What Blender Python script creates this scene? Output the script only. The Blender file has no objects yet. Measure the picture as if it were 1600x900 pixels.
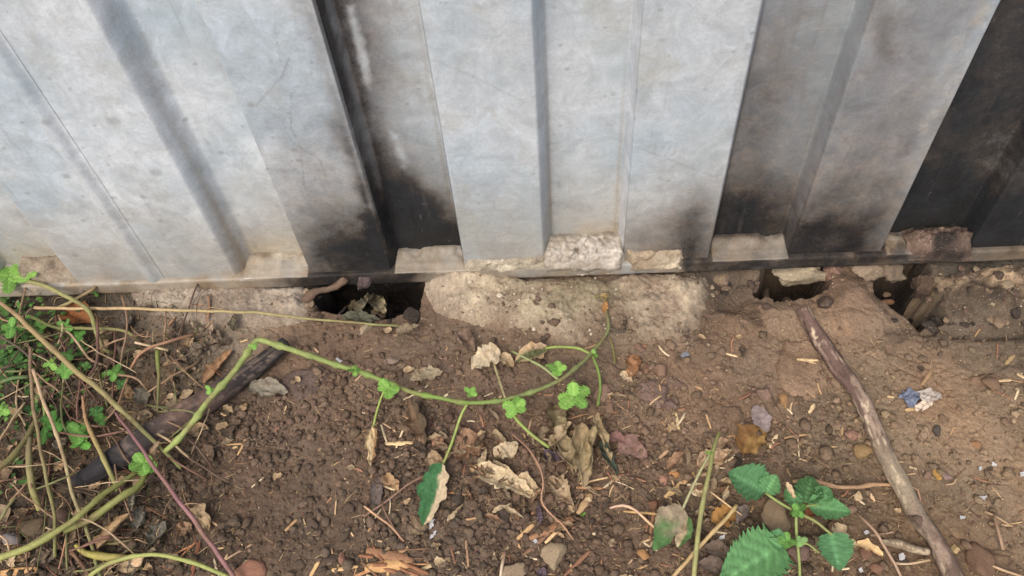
import bpy, bmesh, math, random
import numpy as np
from mathutils import Matrix, Vector
random.seed(7); RNG = np.random.default_rng(11)
SC = bpy.context.scene
COL = SC.collection

# ------------------------------------------------------------------ camera
F = 1250.0                                           # focal length in photo pixels (1600 wide)
def nrm(v): v = np.asarray(v, float); return v / np.linalg.norm(v)
DOWN = nrm((95, -946, -1250))
_x = np.array((1.0, .0364, .0485)); XC = nrm(_x - DOWN * np.dot(_x, DOWN))
ZC = -DOWN; YC = np.cross(ZC, XC)
RW = np.array([XC, YC, ZC])                          # camera -> world
def ray(px, py): return RW @ np.array((px - 800, -(py - 450), -F)) / F
CAM = np.array((0, 0, .02)) - ray(870, 412) * 1.0
cd = bpy.data.cameras.new('camera'); cam = bpy.data.objects.new('camera', cd); COL.objects.link(cam)
cd.sensor_width = 36; cd.lens = F / 1600 * 36; cd.clip_start = .01; cd.clip_end = 500
M4 = Matrix([list(RW[i]) + [CAM[i]] for i in range(3)] + [[0, 0, 0, 1]])
cam.matrix_world = M4
SC.camera = cam

# ------------------------------------------------------------------ light: soft bright overcast, from the front left
SUN_EL, SUN_AZ = math.radians(52), math.radians(-158)
w = bpy.data.worlds.new("World"); SC.world = w; w.use_nodes = True
nt = w.node_tree; nt.nodes.clear()
sky = nt.nodes.new('ShaderNodeTexSky'); sky.sky_type = 'NISHITA'; sky.sun_disc = False
sky.sun_elevation = SUN_EL; sky.sun_rotation = SUN_AZ; sky.air_density = 1.0; sky.dust_density = 5.0; sky.ozone_density = 1.0
bg = nt.nodes.new('ShaderNodeBackground'); bg.inputs['Strength'].default_value = .15
wo = nt.nodes.new('ShaderNodeOutputWorld')
nt.links.new(sky.outputs[0], bg.inputs[0]); nt.links.new(bg.outputs[0], wo.inputs[0])
sl = bpy.data.lights.new('sun', 'SUN'); sl.energy = 1.0; sl.angle = math.radians(30); sl.color = (1.0, .96, .90)
so = bpy.data.objects.new('sun', sl); COL.objects.link(so)
sdir = Vector((math.sin(SUN_AZ) * math.cos(SUN_EL), math.cos(SUN_AZ) * math.cos(SUN_EL), math.sin(SUN_EL)))
so.rotation_euler = sdir.to_track_quat('Z', 'Y').to_euler()
SC.view_settings.view_transform = 'Standard'; SC.view_settings.look = 'None'
SC.view_settings.exposure = 0.42; SC.view_settings.gamma = 1.0

# ------------------------------------------------------------------ helpers: colour, noise, polygons
def C(r, g, b, k=1.0):
    c = np.array((r, g, b), float) / 255
    return np.where(c <= .04045, c / 12.92, ((c + .055) / 1.055) ** 2.4) * k
def _h(i, j, k, s):
    n = (i.astype(np.int64) * 374761393 + j.astype(np.int64) * 668265263 + k.astype(np.int64) * 2147483647 + s * 974711) & 0xffffffff
    n = ((n ^ (n >> 13)) * 1274126177) & 0xffffffff
    n = n ^ (n >> 16)
    return (n & 0xffff) / 32767.5 - 1
def vn(p, s=0):
    p = np.asarray(p, float); f = np.floor(p).astype(np.int64); t = p - f; t = t * t * (3 - 2 * t)
    i, j, k = f[..., 0], f[..., 1], f[..., 2]; a, b, c = t[..., 0], t[..., 1], t[..., 2]
    def L(x, y, t): return x + (y - x) * t
    return L(L(L(_h(i, j, k, s), _h(i + 1, j, k, s), a), L(_h(i, j + 1, k, s), _h(i + 1, j + 1, k, s), a), b),
             L(L(_h(i, j, k + 1, s), _h(i + 1, j, k + 1, s), a), L(_h(i, j + 1, k + 1, s), _h(i + 1, j + 1, k + 1, s), a), b), c)
def fbm(p, scale, o=4, s=0, g=.5, ridged=False):
    p = np.asarray(p, float) * scale; r = 0; a = 1; tot = 0
    for q in range(o):
        n = vn(p, s + q * 17)
        if ridged: n = 1 - 2 * np.abs(n)
        r = r + a * n; tot += a; a *= g; p = p * 2.03 + 11.3
    return r / tot
def p3(x, y, z=0): return np.stack(np.broadcast_arrays(x, y, z), -1)
def sst(a, b, x): t = np.clip((x - a) / (b - a), 0, 1); return t * t * (3 - 2 * t)
def sdpoly(P, poly):
    """signed distance, positive inside"""
    P = np.asarray(P, float); poly = np.asarray(poly, float)
    x, y = P[..., 0], P[..., 1]; d = np.full(x.shape, 1e9); ins = np.zeros(x.shape, bool)
    n = len(poly)
    for i in range(n):
        a = poly[i]; b = poly[(i + 1) % n]; e = b - a
        t = np.clip(((x - a[0]) * e[0] + (y - a[1]) * e[1]) / max(e @ e, 1e-12), 0, 1)
        d = np.minimum(d, (x - a[0] - t * e[0]) ** 2 + (y - a[1] - t * e[1]) ** 2)
        c = ((a[1] > y) != (b[1] > y)) & (x < (b[0] - a[0]) * (y - a[1]) / (b[1] - a[1] + 1e-15) + a[0])
        ins ^= c
    d = np.sqrt(d); return np.where(ins, d, -d)
def hit_y(px, py, y=0.0):
    r = ray(px, py); t = (y - CAM[1]) / r[1]; return CAM + t * r
def hit_z(px, py, z=0.0):
    r = ray(px, py); t = (z - CAM[2]) / r[2]; return CAM + t * r
def mmpx(P): return abs(np.dot(RW.T @ (np.asarray(P) - CAM), (0, 0, 1))) / F      # metres per photo pixel there

# ------------------------------------------------------------------ helpers: objects
def mk(name, V, Fc, mat, col=None, parent=None, origin=None, smooth=True, attrs=None):
    V = np.asarray(V, float)
    if origin is None and parent is None:
        origin = np.array((V[:, 0].mean(), V[:, 1].mean(), V[:, 2].min()))
    if origin is None: origin = np.zeros(3)
    origin = np.asarray(origin, float)
    me = bpy.data.meshes.new(name)
    Vl = V - origin
    if isinstance(Fc, np.ndarray):
        n, k = Fc.shape
        me.vertices.add(len(Vl)); me.vertices.foreach_set('co', Vl.astype(np.float32).ravel())
        me.loops.add(n * k); me.loops.foreach_set('vertex_index', Fc.astype(np.int32).ravel())
        me.polygons.add(n); me.polygons.foreach_set('loop_start', np.arange(0, n * k, k, dtype=np.int32))
        try: me.polygons.foreach_set('loop_total', np.full(n, k, dtype=np.int32))
        except Exception: pass
        me.update(calc_edges=True); me.validate()
    else:
        me.from_pydata([tuple(v) for v in Vl], [], Fc)
    if smooth: me.shade_smooth()
    if col is not None:
        col = np.asarray(col, float)
        if col.ndim == 1: col = np.tile(col, (len(V), 1))
        a = me.color_attributes.new('col', 'FLOAT_COLOR', 'POINT')
        a.data.foreach_set('color', np.hstack([col, np.ones((len(V), 1))]).astype(np.float32).ravel())
    for k, v in (attrs or {}).items():
        a = me.attributes.new(k, 'FLOAT', 'POINT'); a.data.foreach_set('value', np.asarray(v, np.float32).ravel())
    if mat: me.materials.append(mat)
    o = bpy.data.objects.new(name, me); COL.objects.link(o); o.location = origin
    if parent is not None:
        o.parent = parent; o.location = Vector(origin) - PO.get(parent.name, Vector((0, 0, 0)))
    PO[o.name] = Vector(origin)
    return o
PO = {}
def empty(name, loc):
    o = bpy.data.objects.new(name, None); COL.objects.link(o); o.location = loc; o.empty_display_size = .02
    PO[o.name] = Vector(loc); return o
def part(name, V, Fc, mat, col, parent, **k):
    """a child mesh, world coordinates in, origin at its own middle"""
    V = np.asarray(V, float); return mk(name, V, Fc, mat, col, parent, origin=V.mean(0), **k)
def tag(o, label=None, cat=None, group=None, kind=None):
    if label: o['label'] = label
    if cat: o['category'] = cat
    if group: o['group'] = group
    if kind: o['kind'] = kind
    return o
def grid_faces(nu, nv, keep=None):
    i, j = np.meshgrid(np.arange(nu - 1), np.arange(nv - 1), indexing='ij')
    a = (i * nv + j).ravel(); f = np.stack([a, a + nv, a + nv + 1, a + 1], -1)
    if keep is not None:
        k = keep.ravel(); f = f[k[f].all(1)]
    return f
def compact(V, Fc, *arrs):
    u, inv = np.unique(Fc, return_inverse=True); return (V[u], inv.reshape(Fc.shape)) + tuple(a[u] for a in arrs)

# ------------------------------------------------------------------ materials
def node_mat(name, rough=.9, noise_scale=600, noise_amt=.35, bump=.4, bump_scale=900, bdist=.0006, metallic=0, spec=.3,
             trans=0, speck=0, speck_col=(.6, .55, .48), fine=0, stretch=None):
    m = bpy.data.materials.new(name); m.use_nodes = True; n = m.node_tree.nodes; l = m.node_tree.links; n.clear()
    out = n.new('ShaderNodeOutputMaterial'); b = n.new('ShaderNodeBsdfPrincipled')
    at = n.new('ShaderNodeVertexColor'); at.layer_name = 'col'
    tc = n.new('ShaderNodeTexCoord'); vec = tc.outputs['Object']
    if stretch:
        mp = n.new('ShaderNodeMapping'); mp.inputs['Scale'].default_value = stretch; l.new(vec, mp.inputs['Vector']); vec = mp.outputs[0]
    nz = n.new('ShaderNodeTexNoise'); nz.inputs['Scale'].default_value = noise_scale; nz.inputs['Detail'].default_value = 6; nz.inputs['Roughness'].default_value = .65
    l.new(vec, nz.inputs['Vector'])
    mr = n.new('ShaderNodeMapRange'); mr.inputs['From Min'].default_value = .25; mr.inputs['From Max'].default_value = .75
    mr.inputs['To Min'].default_value = 1 - noise_amt; mr.inputs['To Max'].default_value = 1 + noise_amt
    l.new(nz.outputs['Fac'], mr.inputs['Value'])
    mul = n.new('ShaderNodeVectorMath'); mul.operation = 'SCALE'
    l.new(at.outputs['Color'], mul.inputs[0]); l.new(mr.outputs[0], mul.inputs['Scale'])
    csock = mul.outputs[0]
    if speck:
        vo = n.new('ShaderNodeTexNoise'); vo.inputs['Scale'].default_value = speck; vo.inputs['Detail'].default_value = 2
        l.new(vec, vo.inputs['Vector'])
        r2 = n.new('ShaderNodeMapRange'); r2.inputs['From Min'].default_value = .66; r2.inputs['From Max'].default_value = .72
        r2.inputs['To Max'].default_value = .6
        l.new(vo.outputs['Fac'], r2.inputs['Value'])
        mx = n.new('ShaderNodeMix'); mx.data_type = 'RGBA'
        l.new(r2.outputs[0], mx.inputs['Factor']); l.new(csock, mx.inputs['A']); mx.inputs['B'].default_value = (*speck_col, 1)
        csock = mx.outputs['Result']
    l.new(csock, b.inputs['Base Color'])
    b.inputs['Roughness'].default_value = rough; b.inputs['Metallic'].default_value = metallic
    b.inputs['Specular IOR Level'].default_value = spec
    nb = n.new('ShaderNodeTexNoise'); nb.inputs['Scale'].default_value = bump_scale; nb.inputs['Detail'].default_value = 5; nb.inputs['Roughness'].default_value = .7
    l.new(vec, nb.inputs['Vector'])
    bp = n.new('ShaderNodeBump'); bp.inputs['Strength'].default_value = bump; bp.inputs['Distance'].default_value = bdist
    l.new(nb.outputs['Fac'], bp.inputs['Height']); l.new(bp.outputs[0], b.inputs['Normal'])
    if trans:
        tr = n.new('ShaderNodeBsdfTranslucent'); l.new(csock, tr.inputs['Color']); l.new(bp.outputs[0], tr.inputs['Normal'])
        ms = n.new('ShaderNodeMixShader'); ms.inputs[0].default_value = trans
        l.new(b.outputs[0], ms.inputs[1]); l.new(tr.outputs[0], ms.inputs[2]); l.new(ms.outputs[0], out.inputs['Surface'])
    else: l.new(b.outputs[0], out.inputs['Surface'])
    return m
M_soil = node_mat('soil', rough=.92, noise_scale=450, noise_amt=.45, bump=.9, bump_scale=700, bdist=.0012, speck=900, speck_col=(.30, .23, .17))
M_conc = node_mat('weathered_concrete', rough=.95, noise_scale=350, noise_amt=.35, bump=.9, bump_scale=600, bdist=.0011, speck=700, speck_col=(.5, .44, .35))
M_rock = node_mat('stone', rough=.88, noise_scale=500, noise_amt=.32, bump=.7, bump_scale=700, bdist=.0008, speck=1200, speck_col=(.4, .36, .3))
M_dry = node_mat('dry_leaf', rough=.8, noise_scale=260, noise_amt=.4, bump=.5, bump_scale=500, bdist=.0006, trans=.15)
M_leaf = node_mat('green_leaf', rough=.8, noise_scale=300, noise_amt=.2, bump=.4, bump_scale=500, bdist=.0004, trans=.25, spec=.3)
M_stem = node_mat('plant_stem', rough=.6, noise_scale=300, noise_amt=.22, bump=.3, bump_scale=700, bdist=.0003, spec=.35)
M_wood = node_mat('dead_wood', rough=.85, noise_scale=350, noise_amt=.35, bump=.6, bump_scale=500, bdist=.0008)
M_paper = node_mat('scrap', rough=.5, noise_scale=200, noise_amt=.12, bump=.2, bump_scale=400, bdist=.0003)

def metal_mat(name, rail=False):
    m = bpy.data.materials.new(name); m.use_nodes = True; n = m.node_tree.nodes; l = m.node_tree.links; n.clear()
    out = n.new('ShaderNodeOutputMaterial'); b = n.new('ShaderNodeBsdfPrincipled'); l.new(b.outputs[0], out.inputs['Surface'])
    at = n.new('ShaderNodeVertexColor'); at.layer_name = 'col'
    st = n.new('ShaderNodeAttribute'); st.attribute_name = 'soot'
    tc = n.new('ShaderNodeTexCoord'); vec = tc.outputs['Object']
    def noise(sc, det=6, ro=.6, scale=None, dist=0):
        v = vec
        if scale:
            mp = n.new('ShaderNodeMapping'); mp.inputs['Scale'].default_value = scale; l.new(vec, mp.inputs['Vector']); v = mp.outputs[0]
        q = n.new('ShaderNodeTexNoise'); q.inputs['Scale'].default_value = sc; q.inputs['Detail'].default_value = det; q.inputs['Roughness'].default_value = ro
        q.inputs['Distortion'].default_value = dist
        l.new(v, q.inputs['Vector']); return q.outputs['Fac']
    def rng(v, a, b_, c, d, smooth=False):
        q = n.new('ShaderNodeMapRange'); q.inputs['From Min'].default_value = a; q.inputs['From Max'].default_value = b_
        q.inputs['To Min'].default_value = c; q.inputs['To Max'].default_value = d
        if smooth: q.interpolation_type = 'SMOOTHSTEP'
        l.new(v, q.inputs['Value']); return q.outputs[0]
    def math_(op, a, b_):
        q = n.new('ShaderNodeMath'); q.operation = op
        for i, s in enumerate((a, b_)):
            if isinstance(s, (int, float)): q.inputs[i].default_value = s
            else: l.new(s, q.inputs[i])
        return q.outputs[0]
    def mix(f, A, B):
        q = n.new('ShaderNodeMix'); q.data_type = 'RGBA'
        if isinstance(f, (int, float)): q.inputs['Factor'].default_value = f
        else: l.new(f, q.inputs['Factor'])
        for k, s in (('A', A), ('B', B)):
            if isinstance(s, tuple): q.inputs[k].default_value = (*s, 1)
            else: l.new(s, q.inputs[k])
        return q.outputs['Result']
    # zinc mottling, smears and scratches
    cl = rng(noise(30, 8, .68, dist=1.0), .3, .7, .80, 1.18)
    sm = rng(noise(40, 6, .7, scale=(.6, 1, 2.2), dist=.6), .3, .7, .93, 1.07)
    fine = math_('MULTIPLY', rng(noise(420, 4, .7), .25, .75, .90, 1.10), rng(noise(95, 7, .75, dist=1.5), .3, .7, .90, 1.10))
    k = math_('MULTIPLY', math_('MULTIPLY', cl, sm), fine)
    sc = n.new('ShaderNodeVectorMath'); sc.operation = 'SCALE'; l.new(at.outputs['Color'], sc.inputs[0]); l.new(k, sc.inputs['Scale'])
    c = sc.outputs[0]
    # pale oxide blooms
    bl = rng(noise(17, 8, .7, dist=1.2), .56, .70, 0, .35)
    c = mix(bl, c, (.50, .55, .55))
    wm = rng(noise(22, 8, .72, dist=1.4), .52, .70, 0, .40); c = mix(wm, c, (.345, .34, .30))
    # bluish smears
    bb = rng(noise(12, 6, .6, scale=(1, 1, .6)), .5, .68, 0, .42)
    c = mix(bb, c, (.31, .385, .43))
    sx = rng(noise(70, 3, .5, scale=(.10, 1, 1.6), dist=.4), .495, .505, 0, 1); sx2 = math_('MULTIPLY', math_('MULTIPLY', sx, math_('SUBTRACT', 1.0, sx)), rng(noise(13, 4, .6), .52, .6, 0, 1.6)); c = mix(sx2, c, (.6, .6, .58))
    # soot with broken edge
    e = math_('ADD', st.outputs['Fac'], math_('MULTIPLY', math_('SUBTRACT', noise(48, 9, .74), .5), .42))
    e2 = math_('ADD', e, math_('MULTIPLY', math_('SUBTRACT', noise(600, 4, .7), .5), .30))
    soft = rng(e2, .06, .98, 0, .96)
    browny = mix(rng(noise(60, 6, .7), .35, .65, 0, 1), (.040, .034, .030), (.125, .088, .060))
    hard = rng(e2, .52, 1.15, 0, 1)
    dk = mix(hard, browny, (.009, .010, .012))
    dv = n.new('ShaderNodeVectorMath'); dv.operation = 'SCALE'; l.new(dk, dv.inputs[0]); l.new(math_('MULTIPLY', rng(noise(34, 8, .7), .3, .7, .55, 1.7), rng(noise(300, 5, .75), .3, .7, .6, 1.5)), dv.inputs['Scale']); dk = dv.outputs[0]
    fl = math_('MULTIPLY', rng(noise(120, 8, .8, dist=.6), .60, .66, 0, .7), rng(noise(18, 4, .6), .45, .6, 0, 1)); dk = mix(fl, dk, (.13, .115, .10))
    c = mix(soft, c, dk)
    dr = math_('MULTIPLY', rng(noise(90, 6, .7, scale=(1, 1, .07)), .56, .68, 0, .30), rng(noise(9, 4, .6), .45, .6, 0, 1)); c = mix(dr, c, (.16, .14, .12))
    # fine dust specks over everything
    ds = rng(noise(1400, 3, .6), .68, .74, 0, .22)
    c = mix(ds, c, (.34, .30, .25))
    l.new(c, b.inputs['Base Color'])
    b.inputs['Metallic'].default_value = 0.0 if rail else .0
    l.new(rng(soft, 0, 1, .38, .08), b.inputs['Specular IOR Level'])
    l.new(rng(noise(60, 6, .6), .3, .7, .42, .62), b.inputs['Roughness'])
    bp = n.new('ShaderNodeBump'); bp.inputs['Strength'].default_value = .35; bp.inputs['Distance'].default_value = .0008
    l.new(math_('ADD', noise(160, 6, .7), math_('MULTIPLY', noise(25, 3, .5), 1.5)), bp.inputs['Height']); l.new(bp.outputs[0], b.inputs['Normal'])
    return m
M_metal = metal_mat('galvanised_sheet'); M_rail = metal_mat('sooty_rail', True)

# ------------------------------------------------------------------ ground height field
X0, X1, Y0, Y1, RES = -.84, .74, -.52, .05, .0015
gx = np.arange(X0, X1 + 1e-9, RES); gy = np.arange(Y0, Y1 + 1e-9, RES)
GX, GY = np.meshgrid(gx, gy, indexing='ij'); GP = p3(GX, GY)
def wpoly(pts, z=-.012): return np.array([hit_z(a, b, z)[:2] for a, b in pts])
def gbase(x, y): return -.013 + .055 * np.minimum(y, 0) + .004 * np.sin(x * 9 + 1)
Hs = gbase(GX, GY) + .006 * fbm(GP, 9, 3, 5) + .004 * fbm(GP, 30, 3, 9)
# broad crusty plates of soil on the right, looser crumbs elsewhere
crust_w = sdpoly(GP[..., :2], wpoly([(1110, 500), (1600, 500), (1700, 900), (1500, 900), (1340, 640), (1200, 640), (1110, 600)]))
crust = sst(-.03, .04, crust_w + .02 * fbm(GP, 20, 3, 3))
near = sst(-.20, -.08, GY + .02 * fbm(GP, 15, 2, 8)) * (1 - .0 * crust)
smoothness = np.clip(np.maximum(crust * .8, near * .85), 0, 1)
HOLES = [([(478, 450), (500, 400), (600, 390), (668, 400), (660, 462), (650, 484), (610, 496), (560, 492), (500, 488)], .085, .013),
         ([(1180, 442), (1200, 400), (1290, 400), (1292, 456), (1262, 468), (1215, 474), (1180, 464)], .080, .009),
         ([(1364, 432), (1370, 390), (1440, 390), (1458, 455), (1484, 500), (1436, 506), (1402, 484), (1372, 460)], .080, .012),
         ([(1104, 428), (1185, 425), (1190, 470), (1150, 500), (1112, 490)], .014, .02),
         ([(1430, 505), (1610, 505), (1610, 530), (1500, 532), (1440, 522)], .012, .012)]
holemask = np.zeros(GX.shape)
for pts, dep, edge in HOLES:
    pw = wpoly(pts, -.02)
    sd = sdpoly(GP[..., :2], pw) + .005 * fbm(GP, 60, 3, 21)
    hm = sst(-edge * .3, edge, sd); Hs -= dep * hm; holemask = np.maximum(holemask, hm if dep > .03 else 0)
# a low bank rising under the wall at the right
bank = sst(-.012, .02, sdpoly(GP[..., :2], wpoly([(1290, 425), (1345, 432), (1372, 462), (1400, 500), (1300, 520), (1200, 500), (1190, 478), (1262, 474), (1290, 460)])) + .005 * fbm(GP, 50, 3, 2))
Hs += .010 * bank * (1 - holemask)
# dry mud cracks
ck = fbm(GP + .02 * fbm(GP, 25, 2, 6)[..., None], 24, 3, 31)
crack = np.exp(-(ck / .035) ** 2) * smoothness * (1 - holemask)
Hf = Hs + (1 - .72 * smoothness) * .0030 * fbm(GP, 95, 3, 13) + (1 - .5 * smoothness) * .0014 * fbm(GP, 260, 3, 14, ridged=True)
Hf -= .0025 * crack; Hf += holemask * .006 * fbm(GP, 90, 4, 61, ridged=True) + (1 - holemask) * sst(0, .5, fbm(GP, 8, 2, 66) + near - .8) * .002 * fbm(GP, 45, 5, 62, ridged=True)
Hf += .0035 * smoothness * np.floor(2.5 * (fbm(GP, 38, 4, 44) + .5)) / 2.5 * .8
tint = np.zeros(GX.shape)
PATCH = fbm(GP, 11, 3, 120)
# clods pressed into the surface
for q in range(11000):
    cx = random.uniform(X0 + .01, X1 - .01); cy = random.uniform(Y0 + .01, -.005)
    ix = int((cx - X0) / RES); iy = int((cy - Y0) / RES)
    sm = smoothness[ix, iy]
    if random.random() < sm * 1.1 or (PATCH[ix, iy] < .0 and random.random() < .75) or holemask[ix, iy] > .2: continue
    r = min(.012, .0020 * math.exp(random.gauss(.35, .55))); asp = random.uniform(.65, 1); an = random.uniform(0, 3.14)
    k = int(r / RES) + 2; i0, i1, j0, j1 = max(ix - k, 0), ix + k + 1, max(iy - k, 0), iy + k + 1
    dx = GX[i0:i1, j0:j1] - cx; dy = GY[i0:i1, j0:j1] - cy
    u = (dx * math.cos(an) + dy * math.sin(an)) / r; v = (dy * math.cos(an) - dx * math.sin(an)) / (r * asp)
    d = (np.abs(u) ** 2.4 + np.abs(v) ** 2.4)
    z = Hs[ix, iy] - .001 + r * random.uniform(.35, .75) * (1 - .45 * sm) * np.minimum(np.clip(1 - d, 0, 1) ** .6, random.uniform(.55, 1)) * (1 + random.uniform(-.5, .5) * u + random.uniform(-.4, .4) * v)
    sub = Hf[i0:i1, j0:j1]; tm = (z > sub) & (d < 1)
    sub[tm] = z[tm]; tint[i0:i1, j0:j1][tm] = random.gauss(0, 1)
Hf += .0007 * (1 - .5 * smoothness) * fbm(GP, 420, 2, 15) + .0009 * fbm(GP, 200, 3, 16, ridged=True) * (1 - .5 * smoothness)
def samp(A, x, y):
    fx = np.clip((np.asarray(x) - X0) / RES, 0, len(gx) - 1.001); fy = np.clip((np.asarray(y) - Y0) / RES, 0, len(gy) - 1.001)
    i = fx.astype(int); j = fy.astype(int); a = fx - i; b = fy - j
    return (A[i, j] * (1 - a) + A[i + 1, j] * a) * (1 - b) + (A[i, j + 1] * (1 - a) + A[i + 1, j + 1] * a) * b
def gh(x, y, A=None): return samp(Hf if A is None else A, x, y)
def G(px, py, dz=0.0, A=None):
    z = -.02; 
    for _ in range(6):
        P = hit_z(px, py, z + dz); z = .4 * z + .6 * float(gh(P[0], P[1], Hs if A is None else A))
    P = hit_z(px, py, z + dz); return P
def topx(P):
    v = RW.T @ (np.asarray(P) - CAM); return 800 + F * v[0] / -v[2], 450 - F * v[1] / -v[2]
def topx_arr(P):
    v = (np.asarray(P) - CAM) @ RW; return 800 + F * v[..., 0] / -v[..., 2], 450 - F * v[..., 1] / -v[..., 2]

# soil colours: where the earth itself is darker, redder or dusted with ash
SOILC = [(60, 560, 66, 56, 47), (60, 760, 68, 56, 46), (250, 600, 84, 70, 58), (350, 480, 120, 104, 90), (250, 860, 74, 60, 50), (430, 760, 86, 68, 57), (480, 870, 84, 68, 57), (520, 580, 108, 85, 70),
         (470, 640, 88, 70, 60), (600, 550, 112, 88, 72), (640, 520, 98, 78, 66), (600, 650, 92, 72, 60), (640, 790, 84, 68, 58), (760, 650, 100, 78, 66), (720, 860, 82, 66, 56),
         (820, 540, 100, 80, 66), (900, 820, 90, 70, 58), (960, 700, 98, 76, 62), (1000, 860, 86, 68, 56), (1080, 640, 112, 90, 74), (1150, 560, 116, 94, 78),
         (1130, 470, 66, 55, 48), (1230, 520, 128, 104, 86), (1180, 620, 112, 88, 72), (1250, 680, 102, 82, 66), (1220, 880, 88, 70, 56), (1350, 560, 130, 106, 86), (1300, 450, 122, 98, 82), (1400, 520, 96, 80, 68),
         (1500, 510, 74, 63, 55), (1590, 510, 74, 64, 56), (1520, 580, 128, 104, 84), (1550, 680, 136, 112, 90), (1450, 680, 126, 104, 84), (1500, 780, 118, 96, 76), (1380, 780, 100, 80, 64), (1560, 870, 100, 80, 64), (1590, 770, 120, 98, 78), (1450, 870, 88, 70, 56)]
def soil_col(x, y):
    num = 0; den = 1e-9
    for a, b, r, g, bl in SOILC:
        P = hit_z(a, b, -.02); w_ = np.exp(-((x - P[0]) ** 2 + (y - P[1]) ** 2) / (2 * .045 ** 2)) + 1e-7
        num = num + w_[..., None] * C(r + 10, g + 12, bl + 9); den = den + w_
    return num / den[..., None]
GCOL = soil_col(GX, GY)
GCOL = GCOL * (1 + .22 * fbm(GP, 22, 4, 70) + .16 * fbm(GP, 120, 3, 71) + .19 * np.clip(tint, -1.8, 1.8))[..., None]
redd = fbm(GP, 14, 3, 72)[..., None]
GCOL = GCOL * (1 + redd * np.array((.10, -.01, -.08)))
GCOL = GCOL * (1 - .94 * holemask[..., None])        # charred hollows under the wall, their cave shade painted in too
ash = sst(.15, .5, fbm(GP, 30, 4, 77)) * near * (GX > .2)
dst = (sst(.05, .5, fbm(GP, 13, 5, 78)) * .35 * (1 - holemask))[..., None]; GCOL = GCOL * (1 - dst) + (GCOL * .5 + C(150, 128, 108) * .5) * dst
GCOL = np.clip(GCOL * (1 - .45 * ash[..., None]), .004, .9)
# nonuniform sheet reaching far out
ox = np.concatenate([[-60, -20, -8, -5], np.arange(-3.5, -1.5, .05), np.arange(-1.5, X0 - .01, .012)]); oy = np.concatenate([[-60, -20, -8, -5, -3.5], np.arange(-2.5, -1.2, .05), np.arange(-1.2, Y0 - .01, .012)]); ox2 = np.concatenate([np.arange(X1 + .012, 1.5, .012), np.arange(1.5, 3.5, .05), [5, 8, 20, 60]])
xs = np.concatenate([ox, gx, ox2]); ys = np.concatenate([oy, gy, [.2, .6, 2, 6, 20, 60]])
AX, AY = np.meshgrid(xs, ys, indexing='ij')
inx = (AX >= X0 - 1e-6) & (AX <= X1 + 1e-6) & (AY >= Y0 - 1e-6) & (AY <= Y1 + 1e-6)
AZ = np.where(inx, samp(Hf, AX, AY), gbase(np.clip(AX, -1, 1), np.clip(AY, -1.2, 0)))
AC = samp(GCOL.reshape(len(gx), len(gy), 3)[..., 0], AX, AY), samp(GCOL[..., 1], AX, AY), samp(GCOL[..., 2], AX, AY)
PA = p3(AX, AY); out_ = np.maximum(np.maximum(X0 - AX, AX - X1), np.maximum(Y0 - AY, AY - Y1)); om = sst(-.045, .06, out_ + .03 * fbm(PA, 12, 3, 140)) * (AY < 0); oz = sst(0, .03, out_)
AZ = AZ + oz * (.006 * fbm(PA, 9, 3, 5) + .006 * fbm(PA, 45, 4, 141, ridged=True))
far_ = C(118, 98, 80) * (1 + .25 * fbm(PA, 5, 5, 142) + .2 * fbm(PA, 60, 3, 143))[..., None]
CC = (np.stack(AC, -1) * (1 - om[..., None]) + far_ * om[..., None]).clip(.004, .9).reshape(-1, 3); V = np.stack([AX, AY, AZ], -1).reshape(-1, 3)
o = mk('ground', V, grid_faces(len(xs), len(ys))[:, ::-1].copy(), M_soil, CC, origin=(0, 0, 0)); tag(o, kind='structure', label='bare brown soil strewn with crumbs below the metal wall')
# grid_faces(i along x, j along y) winds downwards -> flipped above

# ------------------------------------------------------------------ metal wall
RD = .028; ZB = .021
EDGE = [(-900, -780), (-640, -515), (-372, -250), (-40, 100), (356, 480), (607, 727), (848, 975), (1102, 1230), (1365, 1500), (1640, 1775), (1910, 2050), (2185, 2325)]
REC = [(hit_y(a, 412)[0], hit_y(b, 412)[0]) for a, b in EDGE]
SW = .0075                                            # width of a side wall in plan
def dep(x):
    d = np.zeros_like(x)
    for k, (a, b) in enumerate(REC):
        wl = SW * (3.1 if k == 4 else 1.5 if k == 5 else 1.9)
        d = np.maximum(d, RD * sst(a, a + wl, x) * (1 - sst(b - SW, b, x)))
    return d
LAPX = hit_y(245, 416)[0]; LAPL = hit_y(216, 416)[0]
cols = list(np.arange(-2.6, -.86, .02)) + list(np.arange(-.86, .78, .0017)) + list(np.arange(.78, 2.6, .02))
for a, b in REC:
    cols += list(np.linspace(a - .001, a + SW * 2 + .001, 20)) + list(np.linspace(b - SW - .001, b + .001, 12))
cols = np.array(sorted(cols)); cols = cols[np.concatenate([[True], np.diff(cols) > 1e-4])]
zs = np.concatenate([np.arange(ZB, .47, .0018), np.arange(.48, 2.3, .04)])
def WF(px, py): return hit_y(px, py, 0)[[0, 2]]
def WR(px, py): return hit_y(px, py, RD)[[0, 2]]
def wp(fn, pts): return np.array([fn(*p) for p in pts])
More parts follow.
